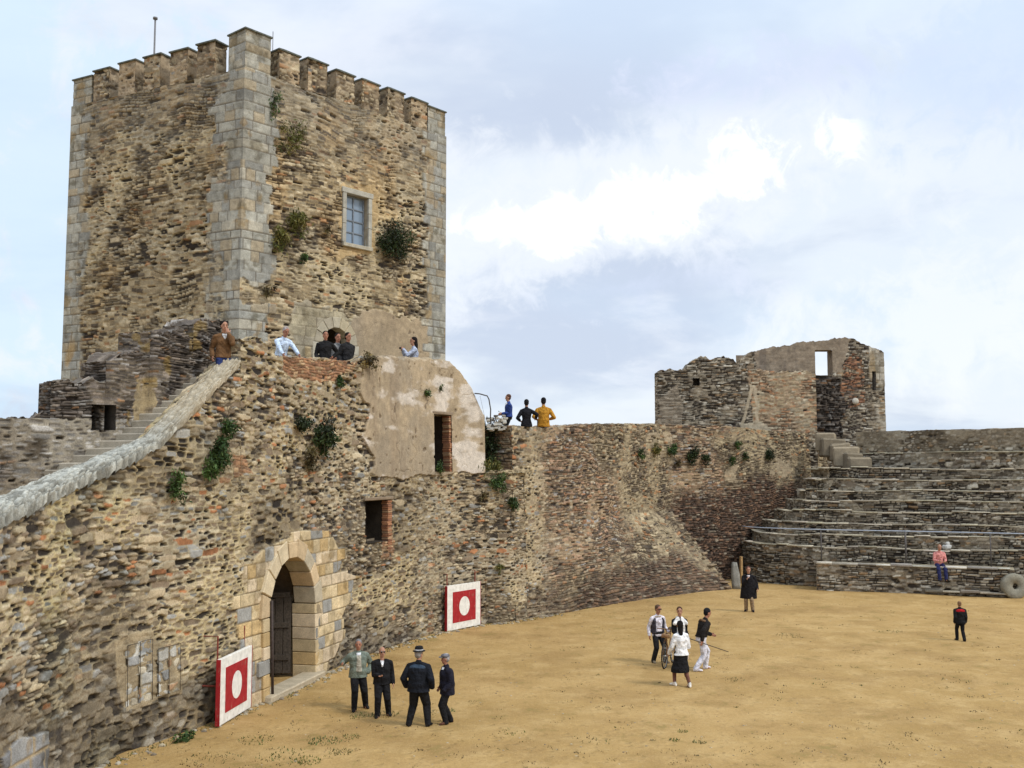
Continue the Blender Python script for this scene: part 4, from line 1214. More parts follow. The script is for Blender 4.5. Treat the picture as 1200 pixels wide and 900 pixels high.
# ------------------------------------------------------------------ stone seating on the right
RW = Wall([at(p, 600, d)[:2] for p, d in ((864, 54.2), (872, 52.4), (884, 51.2), (910, 50.2), (960, 49.1), (1075, 47.6), (1190, 46.0), (1290, 44.8), (1430, 43.0), (1560, 41))])
ROWZ = [1.91, 2.44, 2.98, 3.53, 4.01, 4.51, 5.07, 5.59]
terrace = None
def slab_edge(b, pos, s0, s1, zf, k, dep=.34, th=.026, col=(.47, .43, .345), skip=.08):
    s = s0
    while s < s1 - .2:
        ln = random.uniform(.5, 1.3); e = min(s + ln, s1); m = (s + e) / 2
        p0, p1 = pos(s + .008), pos(e - .008)
        d = p1 - p0; rz = math.atan2(d[1], d[0])
        c = (p0 + p1) / 2; nrm = np.array([d[1], -d[0]]) / (np.hypot(d[0], d[1]) + 1e-9)
        t = th * random.uniform(.6, 1.4)
        if random.random() < skip:
            s = e; continue
        o = random.uniform(.02, .07)
        box(b, (c[0] + nrm[0] * (o - dep / 2), c[1] + nrm[1] * (o - dep / 2), zf(m) + t - .02 + random.uniform(-.03, .02)), (np.hypot(d[0], d[1]) / 2, dep / 2, t), np.array(col) * random.uniform(.5, 1.15) * np.array([1, random.uniform(.95, 1), random.uniform(.88, 1)]), rz + random.uniform(-.012, .012), .012, .010)
        s = e
def build_seating():
    global terrace
    sty = lambda k: (lambda S, Z, P: blend(schist(S, Z, 900 + k, .30, .10, P_SEA, (.028, .024, .02), .018, .06, .08), rubble(S, Z, 950 + k, .26, .10, P_SEA, (.25, .205, .14), .11), sst(.45, .6, fbm(S * .5, Z * .9, 960 + k, 2))))
    root = None
    for k in range(8):
        off = .62 * k
        RW.off = lambda S, Z, off=off: off + 0 * S
        a = Acc()
        z0 = -.2 if k == 0 else ROWZ[k - 1] - .1
        zf = lambda S, k=k: ROWZ[k] - .03 + .12 * (vn(np.asarray(S, float) * .45, 0 * np.asarray(S, float) + k, 970) - .5) + .05 * (vn(np.asarray(S, float) * 1.9, 0 * np.asarray(S, float) + k, 971) - .5) + .0 * np.asarray(S)
        s0 = .2; s1 = RW.len - .2
        wall_mesh(a, RW, s0, s1, z0, zf, .04, sty(k), thick=.66, ends=(True, False), back=False, toprough=.03, capsty=lambda S, D, P: rough((.36, .31, .22), .012)(S, D, P))
        slab_edge(a, lambda s: RW.pos(s, 0.0), s0, s1, zf, k)
        o = a.build('seat_row', M_ST, root, smooth=True)
        if root is None:
            o.name = 'stone_seating'; root = o; terrace = o
            tag(o, 'tiers of rough stone seating rising at the right end of the arena', 'seating')
    RW.off = lambda S, Z: 0 * S
    # the long low bench block in front
    BW = Wall([at(p, 600, d)[:2] for p, d in ((955, 47.75), (1030, 46.9), (1110, 45.9), (1186, 44.85))])
    BW.off = lambda S, Z: 0 * S
    a = Acc(); zf = lambda S: 1.20 + .03 * (vn(np.asarray(S, float) * .7, 0 * np.asarray(S, float), 977) - .5)
    wall_mesh(a, BW, 0, BW.len, -.2, zf, .036, sty(21), thick=1.5, ends=(True, True), toprough=.02, capsty=lambda S, D, P: rough((.34, .29, .20), .012)(S, D, P))
    slab_edge(a, lambda s: BW.pos(s, 0.0), 0, BW.len, lambda s: 1.2, 3, dep=.5, th=.04, col=(.50, .48, .42))
    o = a.build('stone_bench', M_ST); tag(o, 'long low stone bench block in front of the seating tiers', 'bench')
    b = Acc(); sq = BW.len * .56
    slab_edge(b, lambda s: BW.pos(s, 0.0, out=.24), sq, BW.len - .1, lambda s: .16, 5, dep=.36, th=.05, col=(.36, .33, .28))
    b.build('foot_ledge', M_ROCK, o, smooth=False)
    # metal handrail
    b = Acc(); hm = mat_plain('grey_rail', (.34, .38, .45), .5, .5, .15, 12, 0)
    rail = Acc(); RW.off = lambda S, Z: -.30 + 0 * S
    ss = np.linspace(2.4, RW.len - .3, 60)
    zr = 2.70
    tube(rail, [np.append(RW.pos(s, 0.0)[:2], zr) for s in ss], .028, (.3, .3, .3))
    hr = rail.build('handrail', hm); tag(hr, 'thin blue grey metal handrail along the lowest seating tier', 'handrail')
    RW._g = proj(RW.pos(*np.meshgrid(np.linspace(0, RW.len, 700), np.linspace(-.2, 10, 500), indexing='ij')))
    for px in (962, 1061, 1160, 1265):
        s = RW.solve(px, 620)[0]
        b = Acc(); p = RW.pos(s, 0.0); tube(b, [np.array([p[0], p[1], 1.1]), np.array([p[0], p[1], zr])], .03 if px != 1061 else .045, (.2, .2, .2))
        b.build('rail_post', mat_plain('rail_post_iron', (.10, .09, .085), .6, .4, .2, 12, 0), hr)
    del RW._g; RW.off = lambda S, Z: 0 * S
build_seating()

UW = Wall([at(p, 540, d)[:2] for p, d in ((978, 55.9), (1000, 55.0), (1075, 52.6), (1112, 51.7), (1200, 49.8), (1300, 47.9), (1450, 45.5))])
def build_upper():
    a = Acc(); UW.off = lambda S, Z: .01 * Z
    zl = UW.solve(1075, 530)[1]
    sty = lambda S, Z, P: blend(rubble(S, Z, 1001, .28, .14, P_SEA, (.30, .25, .17), .16), schist(S, Z, 1003, .3, .1, P_SEA, (.05, .04, .03), .016, .05, .06), sst(.42, .58, fbm(S * .4, Z * .6, 1005, 2)))
    wall_mesh(a, UW, 0, UW.len, 1.5, lambda S: zl + .05 * (vn(S * .8, 0 * S, 8) - .5) - .5 * sst(1.2, .2, S), .042, sty, thick=.7, toprough=.03, capsty=lambda S, D, P: rough((.42, .37, .27), .012)(S, D, P))
    slab_edge(a, lambda s: UW.pos(s, zl), 1.0, UW.len - .2, lambda s: zl - .02, 9, dep=.4, th=.03, col=(.44, .41, .33))
    o = a.build('rampart_wall', M_ST); tag(o, 'weathered retaining wall with a slotted parapet above the right seating tiers', 'wall', kind='thing')
    a = Acc(); UW.off = lambda S, Z: .55 + 0 * Z
    if hasattr(UW, '_g'): del UW._g
    zt = UW.solve(1100, 503.5)[1]
    p0 = UW.solve(1003, 510)[0]
    slots = [UW.solve(px, 508)[0] for px in (1069, 1142)]
    sty2 = lambda S, Z, P: blend(rubble(S, Z, 1011, .24, .12, P_SEA, (.30, .255, .18), .24, holes=.03), rough((.27, .225, .16), .02)(S, Z, P), .6 * sst(.35, .6, fbm(S * .6, Z * .8, 1012, 3)))
    holes = [(lambda S, Z, s=s: (np.abs(S - s) < .13) & (Z > zt - .44) & (Z < zt - .05)) for s in slots]
    top = lambda S: zt + .04 * (vn(S * 2, 0 * S, 18) - .5) 
    wall_mesh(a, UW, p0, UW.len, zl - .3, top, .04, sty2, thick=.55, toprough=.03)
    a.build('slotted_parapet', M_ST, o)
    UW.off = lambda S, Z: .01 * Z
    # small flight between the wall top and the ledge
    b = Acc()
    for i in range(6):
        t = i / 5; px = 968 + 38 * t; y = 56.6 - 2.1 * t; zy = 508 + 27 * t ** .9
        c = at(px, zy, y)
        box(b, (c[0], y, c[2] - .5), (.55 + random.uniform(-.1, .15), .36 + random.uniform(0, .1), .5), np.array((.27, .225, .16)) * random.uniform(.7, 1.2), -.1 + random.uniform(-.2, .2), .09, .08)
    o = b.build('short_stair', M_ROCK, smooth=False); tag(o, 'short pale stair from the wall top down to the ledge below the ruin', 'stairs')
build_upper()

# ------------------------------------------------------------------ ruin beyond the wall
def build_ruin():
    mk = lambda pts: Wall([at(p, 480, d)[:2] for p, d in pts], smooth=False)
    A = mk(((868, 60.0), (1004, 60.2), (1037.5, 60.6)))
    prof = [(870, 421), (876, 416), (882, 412), (905, 407), (930, 403), (955, 399.5), (985, 396), (998, 397.5), (1010, 403), (1022, 408), (1036, 413)]
    pt = [A.solve(*p) for p in prof]
    top = lambda S: np.interp(S, [p[0] for p in pt], [p[1] for p in pt]) + .14 * (vn(S * 3, 0 * S, 3) - .5) + .08 * (vn(S * 10, 0 * S, 4) - .5)
    wl, wt = A.solve(955, 410); wr, wb = A.solve(976, 440)
    sl, st_ = A.solve(1021.5, 435); sr, sb = A.solve(1026.5, 457)
    def sty(S, Z, P):
        px, py = proj(P)
        q = fbm(S * 1.2, Z * 1.2, 1101, 3); qx = px + 14 * (q - .5); qy = py + 14 * (fbm(S * 1.2, Z * 1.2, 1102, 3) - .5)
        r = schist(S, Z, 1103, .34, .10, P_SEA, (.07, .055, .045), .018, .06, .06, mort=(.36, .29, .2), mcov=.5)
        pl = rough((.30, .245, .185), .02)(S, Z, P)
        stre = sst(.55, .68, fbm(S * 2.2, Z * .35, 1104, 3))
        pl = (pl[0], mixc(pl[1], C3((.17, .14, .115), S.shape), stre * .7))
        r = blend(r, pl, inpoly(qx, qy, [(884, 400), (1000, 388), (990, 420), (980, 434), (884, 440)]) * .9)
        rb = schist(S, Z, 1107, .3, .1, [((.34, .17, .09), .3), ((.26, .13, .08), .2), ((.36, .30, .22), .25), ((.14, .11, .09), .25)], (.08, .06, .05), .016, .06, .06)
        r = blend(r, rb, inpoly(qx, qy, [(985, 430), (1000, 412), (1012, 420), (1012, 470), (990, 480), (980, 455)]) * .9)
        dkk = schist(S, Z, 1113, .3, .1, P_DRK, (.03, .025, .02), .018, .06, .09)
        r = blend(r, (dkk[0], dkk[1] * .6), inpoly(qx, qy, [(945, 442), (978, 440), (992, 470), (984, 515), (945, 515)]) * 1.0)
        qn = ashlar(S, Z, 1109, .7, .4, [((.46, .43, .36), .5), ((.38, .35, .29), .5)], .02, (.2, .17, .13), .03, .04)
        r = blend(r, qn, inpoly(px, py, [(1018, 405), (1040, 408), (1040, 510), (1018, 510)]) * sst(.3, .5, fbm(S * 1.5, Z * 1.0, 1111, 2)))
        return r
    a = Acc()
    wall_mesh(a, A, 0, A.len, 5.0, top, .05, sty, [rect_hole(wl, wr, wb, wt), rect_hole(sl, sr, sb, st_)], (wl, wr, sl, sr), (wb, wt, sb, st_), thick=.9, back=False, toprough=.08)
    n_ = A.normal(np.array(wl)); nn = np.array([float(n_[0]), float(n_[1]), 0])
    # the window goes right through; the back of the wall is built round it
    def backpiece(s0, s1, z0, z1):
        p = [A.pos(s0, z0, out=-.9), A.pos(s1, z0, out=-.9), A.pos(s1, z1, out=-.9), A.pos(s0, z1, out=-.9)]
        a.raw(p, [[0, 1, 2, 3]], (.25, .2, .15))
    backpiece(0, wl, 5, top(np.array(wl * .2)) - .15); backpiece(wr, A.len, 5, top(np.array(A.len)) - .1); backpiece(wl, wr, 5, wb); backpiece(wl, wr, wt, top(np.array(wl)) - .05)
    for (p, r_, z0, z1) in ((wl, wl, wb, wt), (wr, wr, wb, wt)):
        planar(a, A.pos(p, z0), -nn * .9, np.array([0, 0, z1 - z0]), .06, rough((.24, .19, .14), .02), N=(1, 0, 0) if p == wl else (-1, 0, 0))
    planar(a, A.pos(wl, wb), A.pos(wr, wb) - A.pos(wl, wb), -nn * .9, .06, rough((.30, .25, .18), .02), N=(0, 0, 1))
    planar(a, A.pos(wl, wt), A.pos(wr, wt) - A.pos(wl, wt), -nn * .9, .06, rough((.2, .16, .12), .02), N=(0, 0, -1))
    recess(a, A, sl, sr, sb, st_, .5, (.2, .18, .16), out=0)
    root = a.build('castle_ruin', M_ST)
    tag(root, 'roofless ruined stone building with an empty window beyond the arena wall', 'ruin')
    B = mk(((770.5, 57.6), (872, 57.7), (957, 57.9)))
    prof = [(771, 437), (773, 433.5), (778, 432), (790, 433), (802, 434), (805, 428), (811, 423), (822, 420), (840, 419), (860, 421), (868, 427), (873, 433), (900, 434), (957, 436)]
    pt = [B.solve(*p) for p in prof]
    topb = lambda S: np.interp(S, [p[0] for p in pt], [p[1] for p in pt]) + .22 * (vn(S * 2.6, 0 * S, 13) - .5) + .12 * (vn(S * 9, 0 * S, 14) - .5)
    hl, ht = B.solve(812, 443); hr, hb = B.solve(820, 452)
    def styb(S, Z, P):
        px, py = proj(P)
        q = fbm(S * 1.2, Z * 1.2, 1121, 3); qx = px + 12 * (q - .5); qy = py + 12 * (fbm(S * 1.2, Z * 1.2, 1122, 3) - .5)
        r = schist(S, Z, 1123, .34, .085, P_SEA, (.06, .05, .04), .016, .06, .06, mort=(.33, .27, .19), mcov=.55)
        rd = schist(S, Z, 1125, .30, .09, [((.33, .25, .17), .3), ((.27, .20, .135), .3), ((.37, .20, .11), .16), ((.40, .35, .26), .24)], (.16, .12, .085), .014, .04, .04, mort=(.42, .34, .22), mcov=.42)
        r = blend(r, rd, inpoly(qx, qy, [(876, 425), (962, 425), (962, 515), (886, 515), (880, 470)]).astype(float))
        gr = rough((.31, .26, .20), .03)(S, Z, P)
        r = blend(r, gr, inpoly(qx, qy, [(770, 470), (795, 450), (800, 500), (770, 505)]) * .55)
        dl = np.minimum(np.abs(qx * .5 + px * .5 - (882 - (py - 451) * .27)) + 60 * (py > 497), np.abs(qx * .5 + px * .5 - (884 + (py - 453) * .1)))
        r = blend(r, rough((.47, .40, .29), .02)(S, Z, P), sst(2.6, 1.2, dl) * (py > 452) * .85)
        r = blend(r, rough((.50, .44, .33), .02)(S, Z, P), inpoly(qx, qy, [(868, 497), (900, 497), (905, 510), (866, 510)]) * .85)
        return r
    b = Acc()
    # the broken left edge leans in and out
    B.off = lambda S, Z: 0 * S
    keepl = lambda S, Z: (S < .32 + .35 * np.abs(Z - 9.6) * .3 * (Z > 8.6) + .18 * vn(Z * 3, 0 * Z, 33) - .15) & (Z < 10.75)
    wall_mesh(b, B, 0, B.len, 5.0, topb, .05, styb, [rect_hole(hl, hr, hb, ht)], (hl, hr), (hb, ht), thick=.9, toprough=.10)
    recess(b, B, hl, hr, hb, ht, .6, (.08, .065, .05), out=0)
    b.build('ruin_front_wall', M_ST, root)
    # side return that joins the two walls, and the pale remains of a stair against the front
    b = Acc()
    p0 = at(872, 480, 58.3)[:2]; p1 = at(872, 480, 60.4)[:2]
    W2 = Wall([p1, p0], smooth=False); W2.off = lambda S, Z: 0 * S
    wall_mesh(b, W2, 0, W2.len, 5.0, lambda S: at(872, 427, 59)[2] + .1 * (vn(S * 4, 0 * S, 3) - .5), .06, styb, thick=.6)
    b.build('ruin_side_wall', M_ST, root)
    q = at(1003.5, 470, 59.95); b = Acc()
    bm = bmesh.new(); bmesh.ops.create_icosphere(bm, subdivisions=3, radius=.20)
    b.raw([(v.co.x + q[0], v.co.y * .6 + 60.12, v.co.z + q[2]) for v in bm.verts], [[v.index for v in f.verts] for f in bm.faces], (.52, .49, .42)); bm.free()
    b.build('round_stone', M_ROCK, root)
build_ruin()

# ------------------------------------------------------------------ bullring shelters, posts, millstone, loose stones
def mark_paint(name, col):
    m = mat_plain(name, col, .75, .2, .16, 7, .25)
    nt = m.node_tree; b = nt.nodes['Principled BSDF']; src = b.inputs['Base Color'].links[0].from_socket
    N = nt.nodes; tc = N.new('ShaderNodeTexCoord'); mp = N.new('ShaderNodeMapping'); mp.inputs['Scale'].default_value = (9, 9, 2.2)
    L(nt, tc, 'Object', mp, 'Vector')
    n = N.new('ShaderNodeTexNoise'); n.inputs['Scale'].default_value = 2.2; n.inputs['Detail'].default_value = 7; n.inputs['Roughness'].default_value = .7; L(nt, mp, 'Vector', n, 'Vector')
    mr = N.new('ShaderNodeMapRange'); mr.inputs['From Min'].default_value = .60; mr.inputs['From Max'].default_value = .68; mr.inputs['To Max'].default_value = .8; L(nt, n, 'Fac', mr, 'Value')
    mx = N.new('ShaderNodeMix'); mx.data_type = 'RGBA'; L(nt, mr, 'Result', mx, 'Factor'); nt.links.new(src, mx.inputs[6]); mx.inputs[7].default_value = (.33, .25, .17, 1)
    nt.links.new(mx.outputs[2], b.inputs['Base Color'])
    return m
M_WHITE = mark_paint('white_paint', (.78, .76, .70)); M_RED = mark_paint('red_paint', (.36, .022, .026)); M_IRON = mat_plain('red_iron', (.22, .05, .035), .8, .3, .4, 15, .2)
def shelter(pl, pr, hgt, label, wallback, rods):
    p0 = np.array(pl); p1 = np.array(pr); d = p1 - p0; W = np.linalg.norm(d); rz = math.atan2(d[1], d[0])
    root = empty('bullring_shelter', ((p0[0] + p1[0]) / 2, (p0[1] + p1[1]) / 2, 0.0), rz)
    tag(root, label, 'shelter', 'red and white bullring shelters')
    bpy.context.view_layer.update()
    Mi = root.matrix_basis.inverted()
    def fin(a, nm, mt, par=None):
        o = a.build(nm, mt, None, smooth=False); o.parent = par or root; return o
    a = Acc(); box(a, (0, .045, hgt / 2 + .03), (W / 2, .045, hgt / 2), (.7, .7, .7), 0, .008, .004)
    board = fin(a, 'board', M_WHITE)
    m = W * .155; a = Acc(); box(a, (0, -.004, hgt * .5 + .03), (W / 2 - m, .006, hgt / 2 - hgt * .155), (.4, .05, .05), 0, .0, .0)
    fin(a, 'red_panel', M_RED, board)
    a = Acc(); n = 48; rx = W * .155; rzz = hgt * .215
    ring = [(rx * math.cos(2 * math.pi * i / n), rzz * math.sin(2 * math.pi * i / n) + hgt * .5 + .03) for i in range(n)]
    a.raw([(x, -.0155, z) for x, z in ring] + [(x, -.006, z) for x, z in ring], [list(range(n))] + [[i, n + i, n + (i + 1) % n, (i + 1) % n] for i in range(n)], (.8, .8, .8))
    fin(a, 'white_disc', M_WHITE, board)
    for sx in (-1, 1):
        a = Acc(); box(a, (sx * (W / 2 + .009), .045, hgt / 2 + .03), (.008, .05, hgt / 2), (.4, .05, .05), 0, .002)
        fin(a, 'side_edge', M_RED, board)
        a = Acc(); tube(a, [(sx * (W / 2 - .15), .14, 0), (sx * (W / 2 - .15), .14, hgt + rods), (sx * (W / 2 - .15), wallback, hgt + rods)], .02, (.2, .05, .05))
        tube(a, [(sx * (W / 2 - .15), .14, hgt * .6), (sx * (W / 2 - .15), wallback, hgt * .6)], .02, (.2, .05, .05))
        fin(a, 'iron_bracket', M_IRON)
        a = Acc(); box(a, (sx * (W / 2 - .3), .12, hgt / 2), (.05, .03, hgt / 2 - .02), (.2, .15, .1), 0, .005)
        fin(a, 'batten', M_IRON)
    return root
shelter(gp(257, 853)[:2], gp(294, 830)[:2], 1.40, 'white board shelter with red square and white disc, beside the arched gate', .62, .50)
shelter(gp(524, 741)[:2], gp(563, 733)[:2], 1.52, 'white board shelter with red square and white disc, farther along below the plastered house', .55, .42)

def build_small():
    b = Acc(); p = gp(863, 690); z = at(861, 659, p[1])[2]
    n = 24
    V, q = [], []
    bm = bmesh.new(); bmesh.ops.create_cube(bm, size=2)
    bmesh.ops.subdivide_edges(bm, edges=bm.edges[:], cuts=5, use_grid_fill=True)
    for v in bm.verts:
        t = (v.co.z + 1) / 2
        w = .19 * (1 - .45 * max(0, t - .55) / .45) ; c = Vector((v.co.x, v.co.y)); c = c / max(1, c.length / 1.15)
        v.co = Vector((c.x * w - .07 * t, c.y * w * .8, t * z)) + Vector((random.uniform(-.012, .012), random.uniform(-.012, .012), random.uniform(-.01, .01)))
    b.raw([(v.co.x + p[0], v.co.y + p[1], v.co.z) for v in bm.verts], [[v.index for v in f.verts] for f in bm.faces], (.25, .245, .22)); bm.free()
    o = b.build('stone_post', M_ST); tag(o, 'upright grey standing stone at the end of the sloping wall foot', 'post')
    b = Acc(); p = gp(869, 684); z = at(869, 652, p[1])[2]
    box(b, (p[0], p[1], z / 2), (.055, .07, z / 2), (.36, .20, .09), .3, .01, .004)
    o = b.build('wooden_post', mat_plain('raw_wood', (.40, .26, .12), .8, .2, .3, 18, .3), smooth=False); tag(o, 'thin square wooden post behind the person in the long dark coat', 'post')
    # millstone on edge
    b = Acc(); p = gp(1190, 701); R0, r0, t = .54, .13, .17; n = 48
    prof = [(r0, -t), (R0 * .93, -t), (R0, -t + .04), (R0, t - .04), (R0 * .93, t), (r0, t)]
    V = []; Fc = []
    for i in range(n):
        a_ = 2 * math.pi * i / n
        for (r, y) in prof:
            rr = r + (.02 * (random.random() - .5) if r > .2 else 0)
            V.append((p[0] + rr * math.cos(a_), p[1] + .1 + y + .10 * rr * math.sin(a_), R0 - .03 + rr * math.sin(a_)))
    k = len(prof)
    for i in range(n):
        for j in range(k):
            Fc.append([i * k + j, ((i + 1) % n) * k + j, ((i + 1) % n) * k + (j + 1) % k, i * k + (j + 1) % k])
    b.raw(V, Fc, (.25, .235, .185))
    o = b.build('millstone', M_ST); tag(o, 'round grey millstone with a centre hole, standing at the bench end', 'millstone')
    b = Acc(); p = at(1114, 632, 46.9)
    box(b, (p[0], 47.35, 2.0), (.20, .12, .11), (.46, .46, .44), .2, .06, .05); box(b, (p[0] + .07, 47.4, 2.16), (.10, .08, .08), (.48, .48, .46), .5, .04, .04)
    o = b.build('pale_stone', M_ROCK, smooth=False); tag(o, 'pale loose stone lying on the lowest tier behind the seated man', 'stone')
build_small()

# ------------------------------------------------------------------ plants on the walls, grass and grit on the ground
GREENS = {'dark': [(.022, .038, .012), (.035, .055, .016), (.014, .022, .010)], 'olive': [(.12, .12, .028), (.075, .085, .022), (.17, .15, .045)], 'green': [(.045, .085, .02), (.065, .11, .026), (.03, .06, .018)], 'dry': [(.20, .15, .06), (.11, .09, .035), (.06, .045, .02)]}
def bush(c, n, rad, cnt, tone, label, leaf=.05, hang=0.0, group='plants growing out of the walls', name='wall_plant'):
    rng = np.random.RandomState(abs(hash(label)) % 9999 if False else sum(map(ord, label)))
    c = np.asarray(c, float); n = np.asarray(n, float)
    t = np.array([-n[1], n[0], 0.]); up = np.array([0, 0, 1.])
    root = Acc(); a = Acc()
    rad = tuple(r * 1.25 for r in rad); cnt = int(cnt * 1.6); leaf *= 1.1
    ncl = max(6, int(cnt / 45))
    V = []; Fc = []; Cc = []
    tips = []
    for q in range(ncl):
        u, w, d = rng.normal(0, .45), rng.normal(0, .42), abs(rng.normal(.2, .35))
        d_ = math.sqrt(u * u + w * w)
        if d_ > 1: u /= d_; w /= d_
        tip = c + t * u * rad[0] + up * (w * rad[1] - hang * abs(u) * .3) + n * (d * rad[2] + .03)
        tips.append(tip)
        tube(root, [c + t * u * rad[0] * .15 - n * .05 - up * rad[1] * .25, (c + tip) / 2 + n * .03, tip], [.012, .008, .004], (.09, .065, .04), 5)
        base = np.array(GREENS[tone][rng.randint(3)]) * rng.uniform(.7, 1.35)
        cr = .30 * (rad[0] + rad[1]) / 2 * rng.uniform(.7, 1.3) + .03
        for l in range(int(cnt / ncl)):
            p = tip + rng.normal(0, 1, 3) * cr * .55
            p = p + n * max(0, .01 - np.dot(p - c, n))
            ax = rng.normal(0, 1, 3); ax[2] += .6; ax /= np.linalg.norm(ax)
            bx = np.cross(ax, rng.normal(0, 1, 3)); bx /= np.linalg.norm(bx) + 1e-6
            s = leaf * rng.uniform(.6, 1.4); i = len(V)
            V += [p - ax * s, p + bx * s * .38, p + ax * s, p - bx * s * .38]
            Fc.append([i, i + 1, i + 2, i + 3]); col = base * rng.uniform(.7, 1.3); Cc += [col] * 4
    for q in range(max(4, ncl // 2)):
        u, w = rng.normal(0, .6, 2); e = c + t * u * rad[0] * 1.25 + up * (w * rad[1] * 1.3 - .1 * rad[1]) + n * rad[2] * rng.uniform(.3, 1.0)
        tube(root, [c - n * .03, (c + e) / 2 + n * .06 + up * .04, e, e + t * u * .08 - up * .07], [.007, .005, .004, .003], (.16, .12, .07), 4)
    a.raw(V, Fc, Cc)
    r = root.build(name, mat_twig)
    tag(r, label, 'plant', group)
    a.build('leaves', M_LEAF, r, smooth=False)
mat_twig = mat_plain('twig', (.09, .065, .04), .9, .1, .2, 20, 0)
def on_gw(px, py, out=.06):
    s, z = GW.solve(px, py); nx, ny = GW.normal(np.array(s)); return GW.pos(s, z, out=out), np.array([float(nx), float(ny), 0])
def on_aw(px, py, out=.06):
    s, z = AW.solve(px, py); nx, ny = AW.normal(np.array(s)); return AW.pos(s, z, out=out), np.array([float(nx), float(ny), 0])
def on_fr(px, py, out=.06):
    s, z = FR.solve(px, py); return FR.pos(s, z, out=out), FR.n
if hasattr(AW, '_g'): del AW._g
def build_plants():
    bush(*on_fr(344, 262), (.42, .36, .3), 520, 'olive', 'yellow green bush on the keep, left of its window, upper one of two', .055)
    bush(*on_fr(327, 283), (.30, .36, .28), 380, 'olive', 'yellow green bush on the keep at the edge of the pale corner stones', .055)
    bush(*on_fr(459, 286), (.56, .62, .45), 1400, 'dark', 'dark round bush on the keep, right of and below its window', .05)
    bush(*on_fr(353, 303), (.13, .17, .12), 110, 'green', 'small green tuft on the keep, below the yellow green bush', .045)
    bush(*on_fr(382, 270), (.16, .12, .10), 90, 'dry', 'small dry tuft on the keep, just left of the window', .04)
    bush(*on_fr(338, 158), (.40, .50, .12), 300, 'olive', 'thin grassy growth on the keep beside its corner, high under the battlements', .05, .3)
    bush(*on_fr(320, 118), (.16, .42, .08), 150, 'green', 'narrow green streak of weeds beside the top corner stones of the keep', .045, .3)
    bush(*on_fr(313, 343), (.22, .18, .14), 140, 'dry', 'brown weeds in the hollow of the keep corner above the doorway', .045)
    bush(*on_gw(261, 500), (.12, .30, .16), 260, 'green', 'narrow green plant on the gate wall below the stair parapet end', .045, .2)
    bush(*on_gw(250, 534), (.28, .34, .22), 620, 'green', 'large green plant on the gate wall beside patch of red bricks', .05, .3)
    bush(*on_gw(241, 553), (.16, .17, .14), 200, 'green', 'small green plant hanging below the large one on the gate wall', .045)
    bush(*on_gw(199, 572), (.17, .25, .16), 380, 'green', 'lone rounded green plant on the gate wall under the stair parapet', .04)
    bush(*on_gw(373, 510), (.42, .36, .26), 700, 'dark', 'big dark bush on the gate wall above the arch', .055, .2)
    bush(*on_gw(349, 497), (.20, .36, .2), 300, 'dark', 'dark bush on the gate wall, left and upper neighbour of the big one', .05)
    bush(*on_gw(360, 540), (.20, .45, .10), 220, 'dry', 'withered brown plant hanging under the big dark bush above the arch', .05, .5)
    bush(*on_gw(395, 448), (.15, .12, .12), 150, 'green', 'bright green tuft on the edge of the orange brick band', .04)
    bush(*on_gw(428, 424), (.22, .30, .16), 260, 'dry', 'brown dead scrub on the wall top where plaster begins', .045)
    bush(*on_gw(497, 461), (.20, .10, .10), 130, 'green', 'small green tuft in a crack of the house plaster', .04)
    bush(*on_gw(514, 455), (.05, .12, .06), 40, 'green', 'tiny sprig in the plaster above the narrow doorway', .035)
    bush(*on_gw(513, 547, .0), (.14, .25, .1), 180, 'green', 'weeds growing in the foot of the narrow house doorway', .045)
    bush(*on_gw(576, 549, -.35), (.75, .16, .35), 520, 'olive', 'yellow green grass on the ledge at the foot of the plastered house', .06)
    bush(*on_gw(592, 519, -1.0), (.42, .75, .3), 900, 'dark', 'tall dark bush filling the corner next to the plastered house', .055)
    bush(*on_gw(573, 510, -.9), (.18, .4, .2), 260, 'green', 'green weeds against the white end of the plastered house', .045)
    bush(*on_gw(581, 569), (.26, .30, .22), 420, 'green', 'dark green round plant just under the grassy ledge', .045)
    bush(*on_gw(598, 590), (.20, .22, .18), 260, 'green', 'smaller green plant below and right of the grassy ledge', .045)
    bush(*on_gw(566, 583), (.14, .14, .12), 110, 'dry', 'dry weed on the wall left of two green plants under the ledge', .04)
    for px, py, rx, rz, tone, cnt, lab in ((748, 533, .11, .20, 'green', 120, 'leftmost small plant in the row on the arena wall'), (766, 529, .22, .26, 'olive', 260, 'olive plant second from left in the row on the arena wall'),
            (786, 526, .24, .28, 'green', 340, 'dark green plant third from left in the row on the arena wall'), (808, 534, .32, .28, 'dark', 480, 'largest dark plant in the row on the arena wall'),
            (825, 537, .17, .26, 'dark', 220, 'plant right beside the largest one in the row on the arena wall'), (862, 521, .17, .17, 'green', 170, 'small plant highest under the ruin on the arena wall'),
            (855, 539, .13, .24, 'green', 150, 'narrow plant above the pale mortar patch on the arena wall'), (871, 534, .16, .16, 'dark', 150, 'small dark plant between two others below the ruin'),
            (900, 533, .30, .24, 'dark', 340, 'rightmost dark plant in the row on the arena wall'), (791, 543, .16, .12, 'dry', 90, 'dry weed under the row of plants on the arena wall')):
        bush(*on_aw(px, py), (rx, rz, .2), cnt, tone, lab, .05)
    bush(*on_gw(584, 665), (.12, .14, .10), 110, 'olive', 'small weed low on the wall right of the far board shelter', .04)
    p = gp(677, 712); bush(p + np.array([0, -.1, .2]), (.6, -.8, 0), (.22, .25, .2), 200, 'green', 'low green weed at the foot of the arena wall', .05)
    p = gp(205, 868); bush(p + np.array([.1, 0, .06]), (.9, -.3, 0), (.3, .10, .2), 160, 'green', 'low weeds at the foot of the gate wall by the near board shelter', .04)
build_plants()

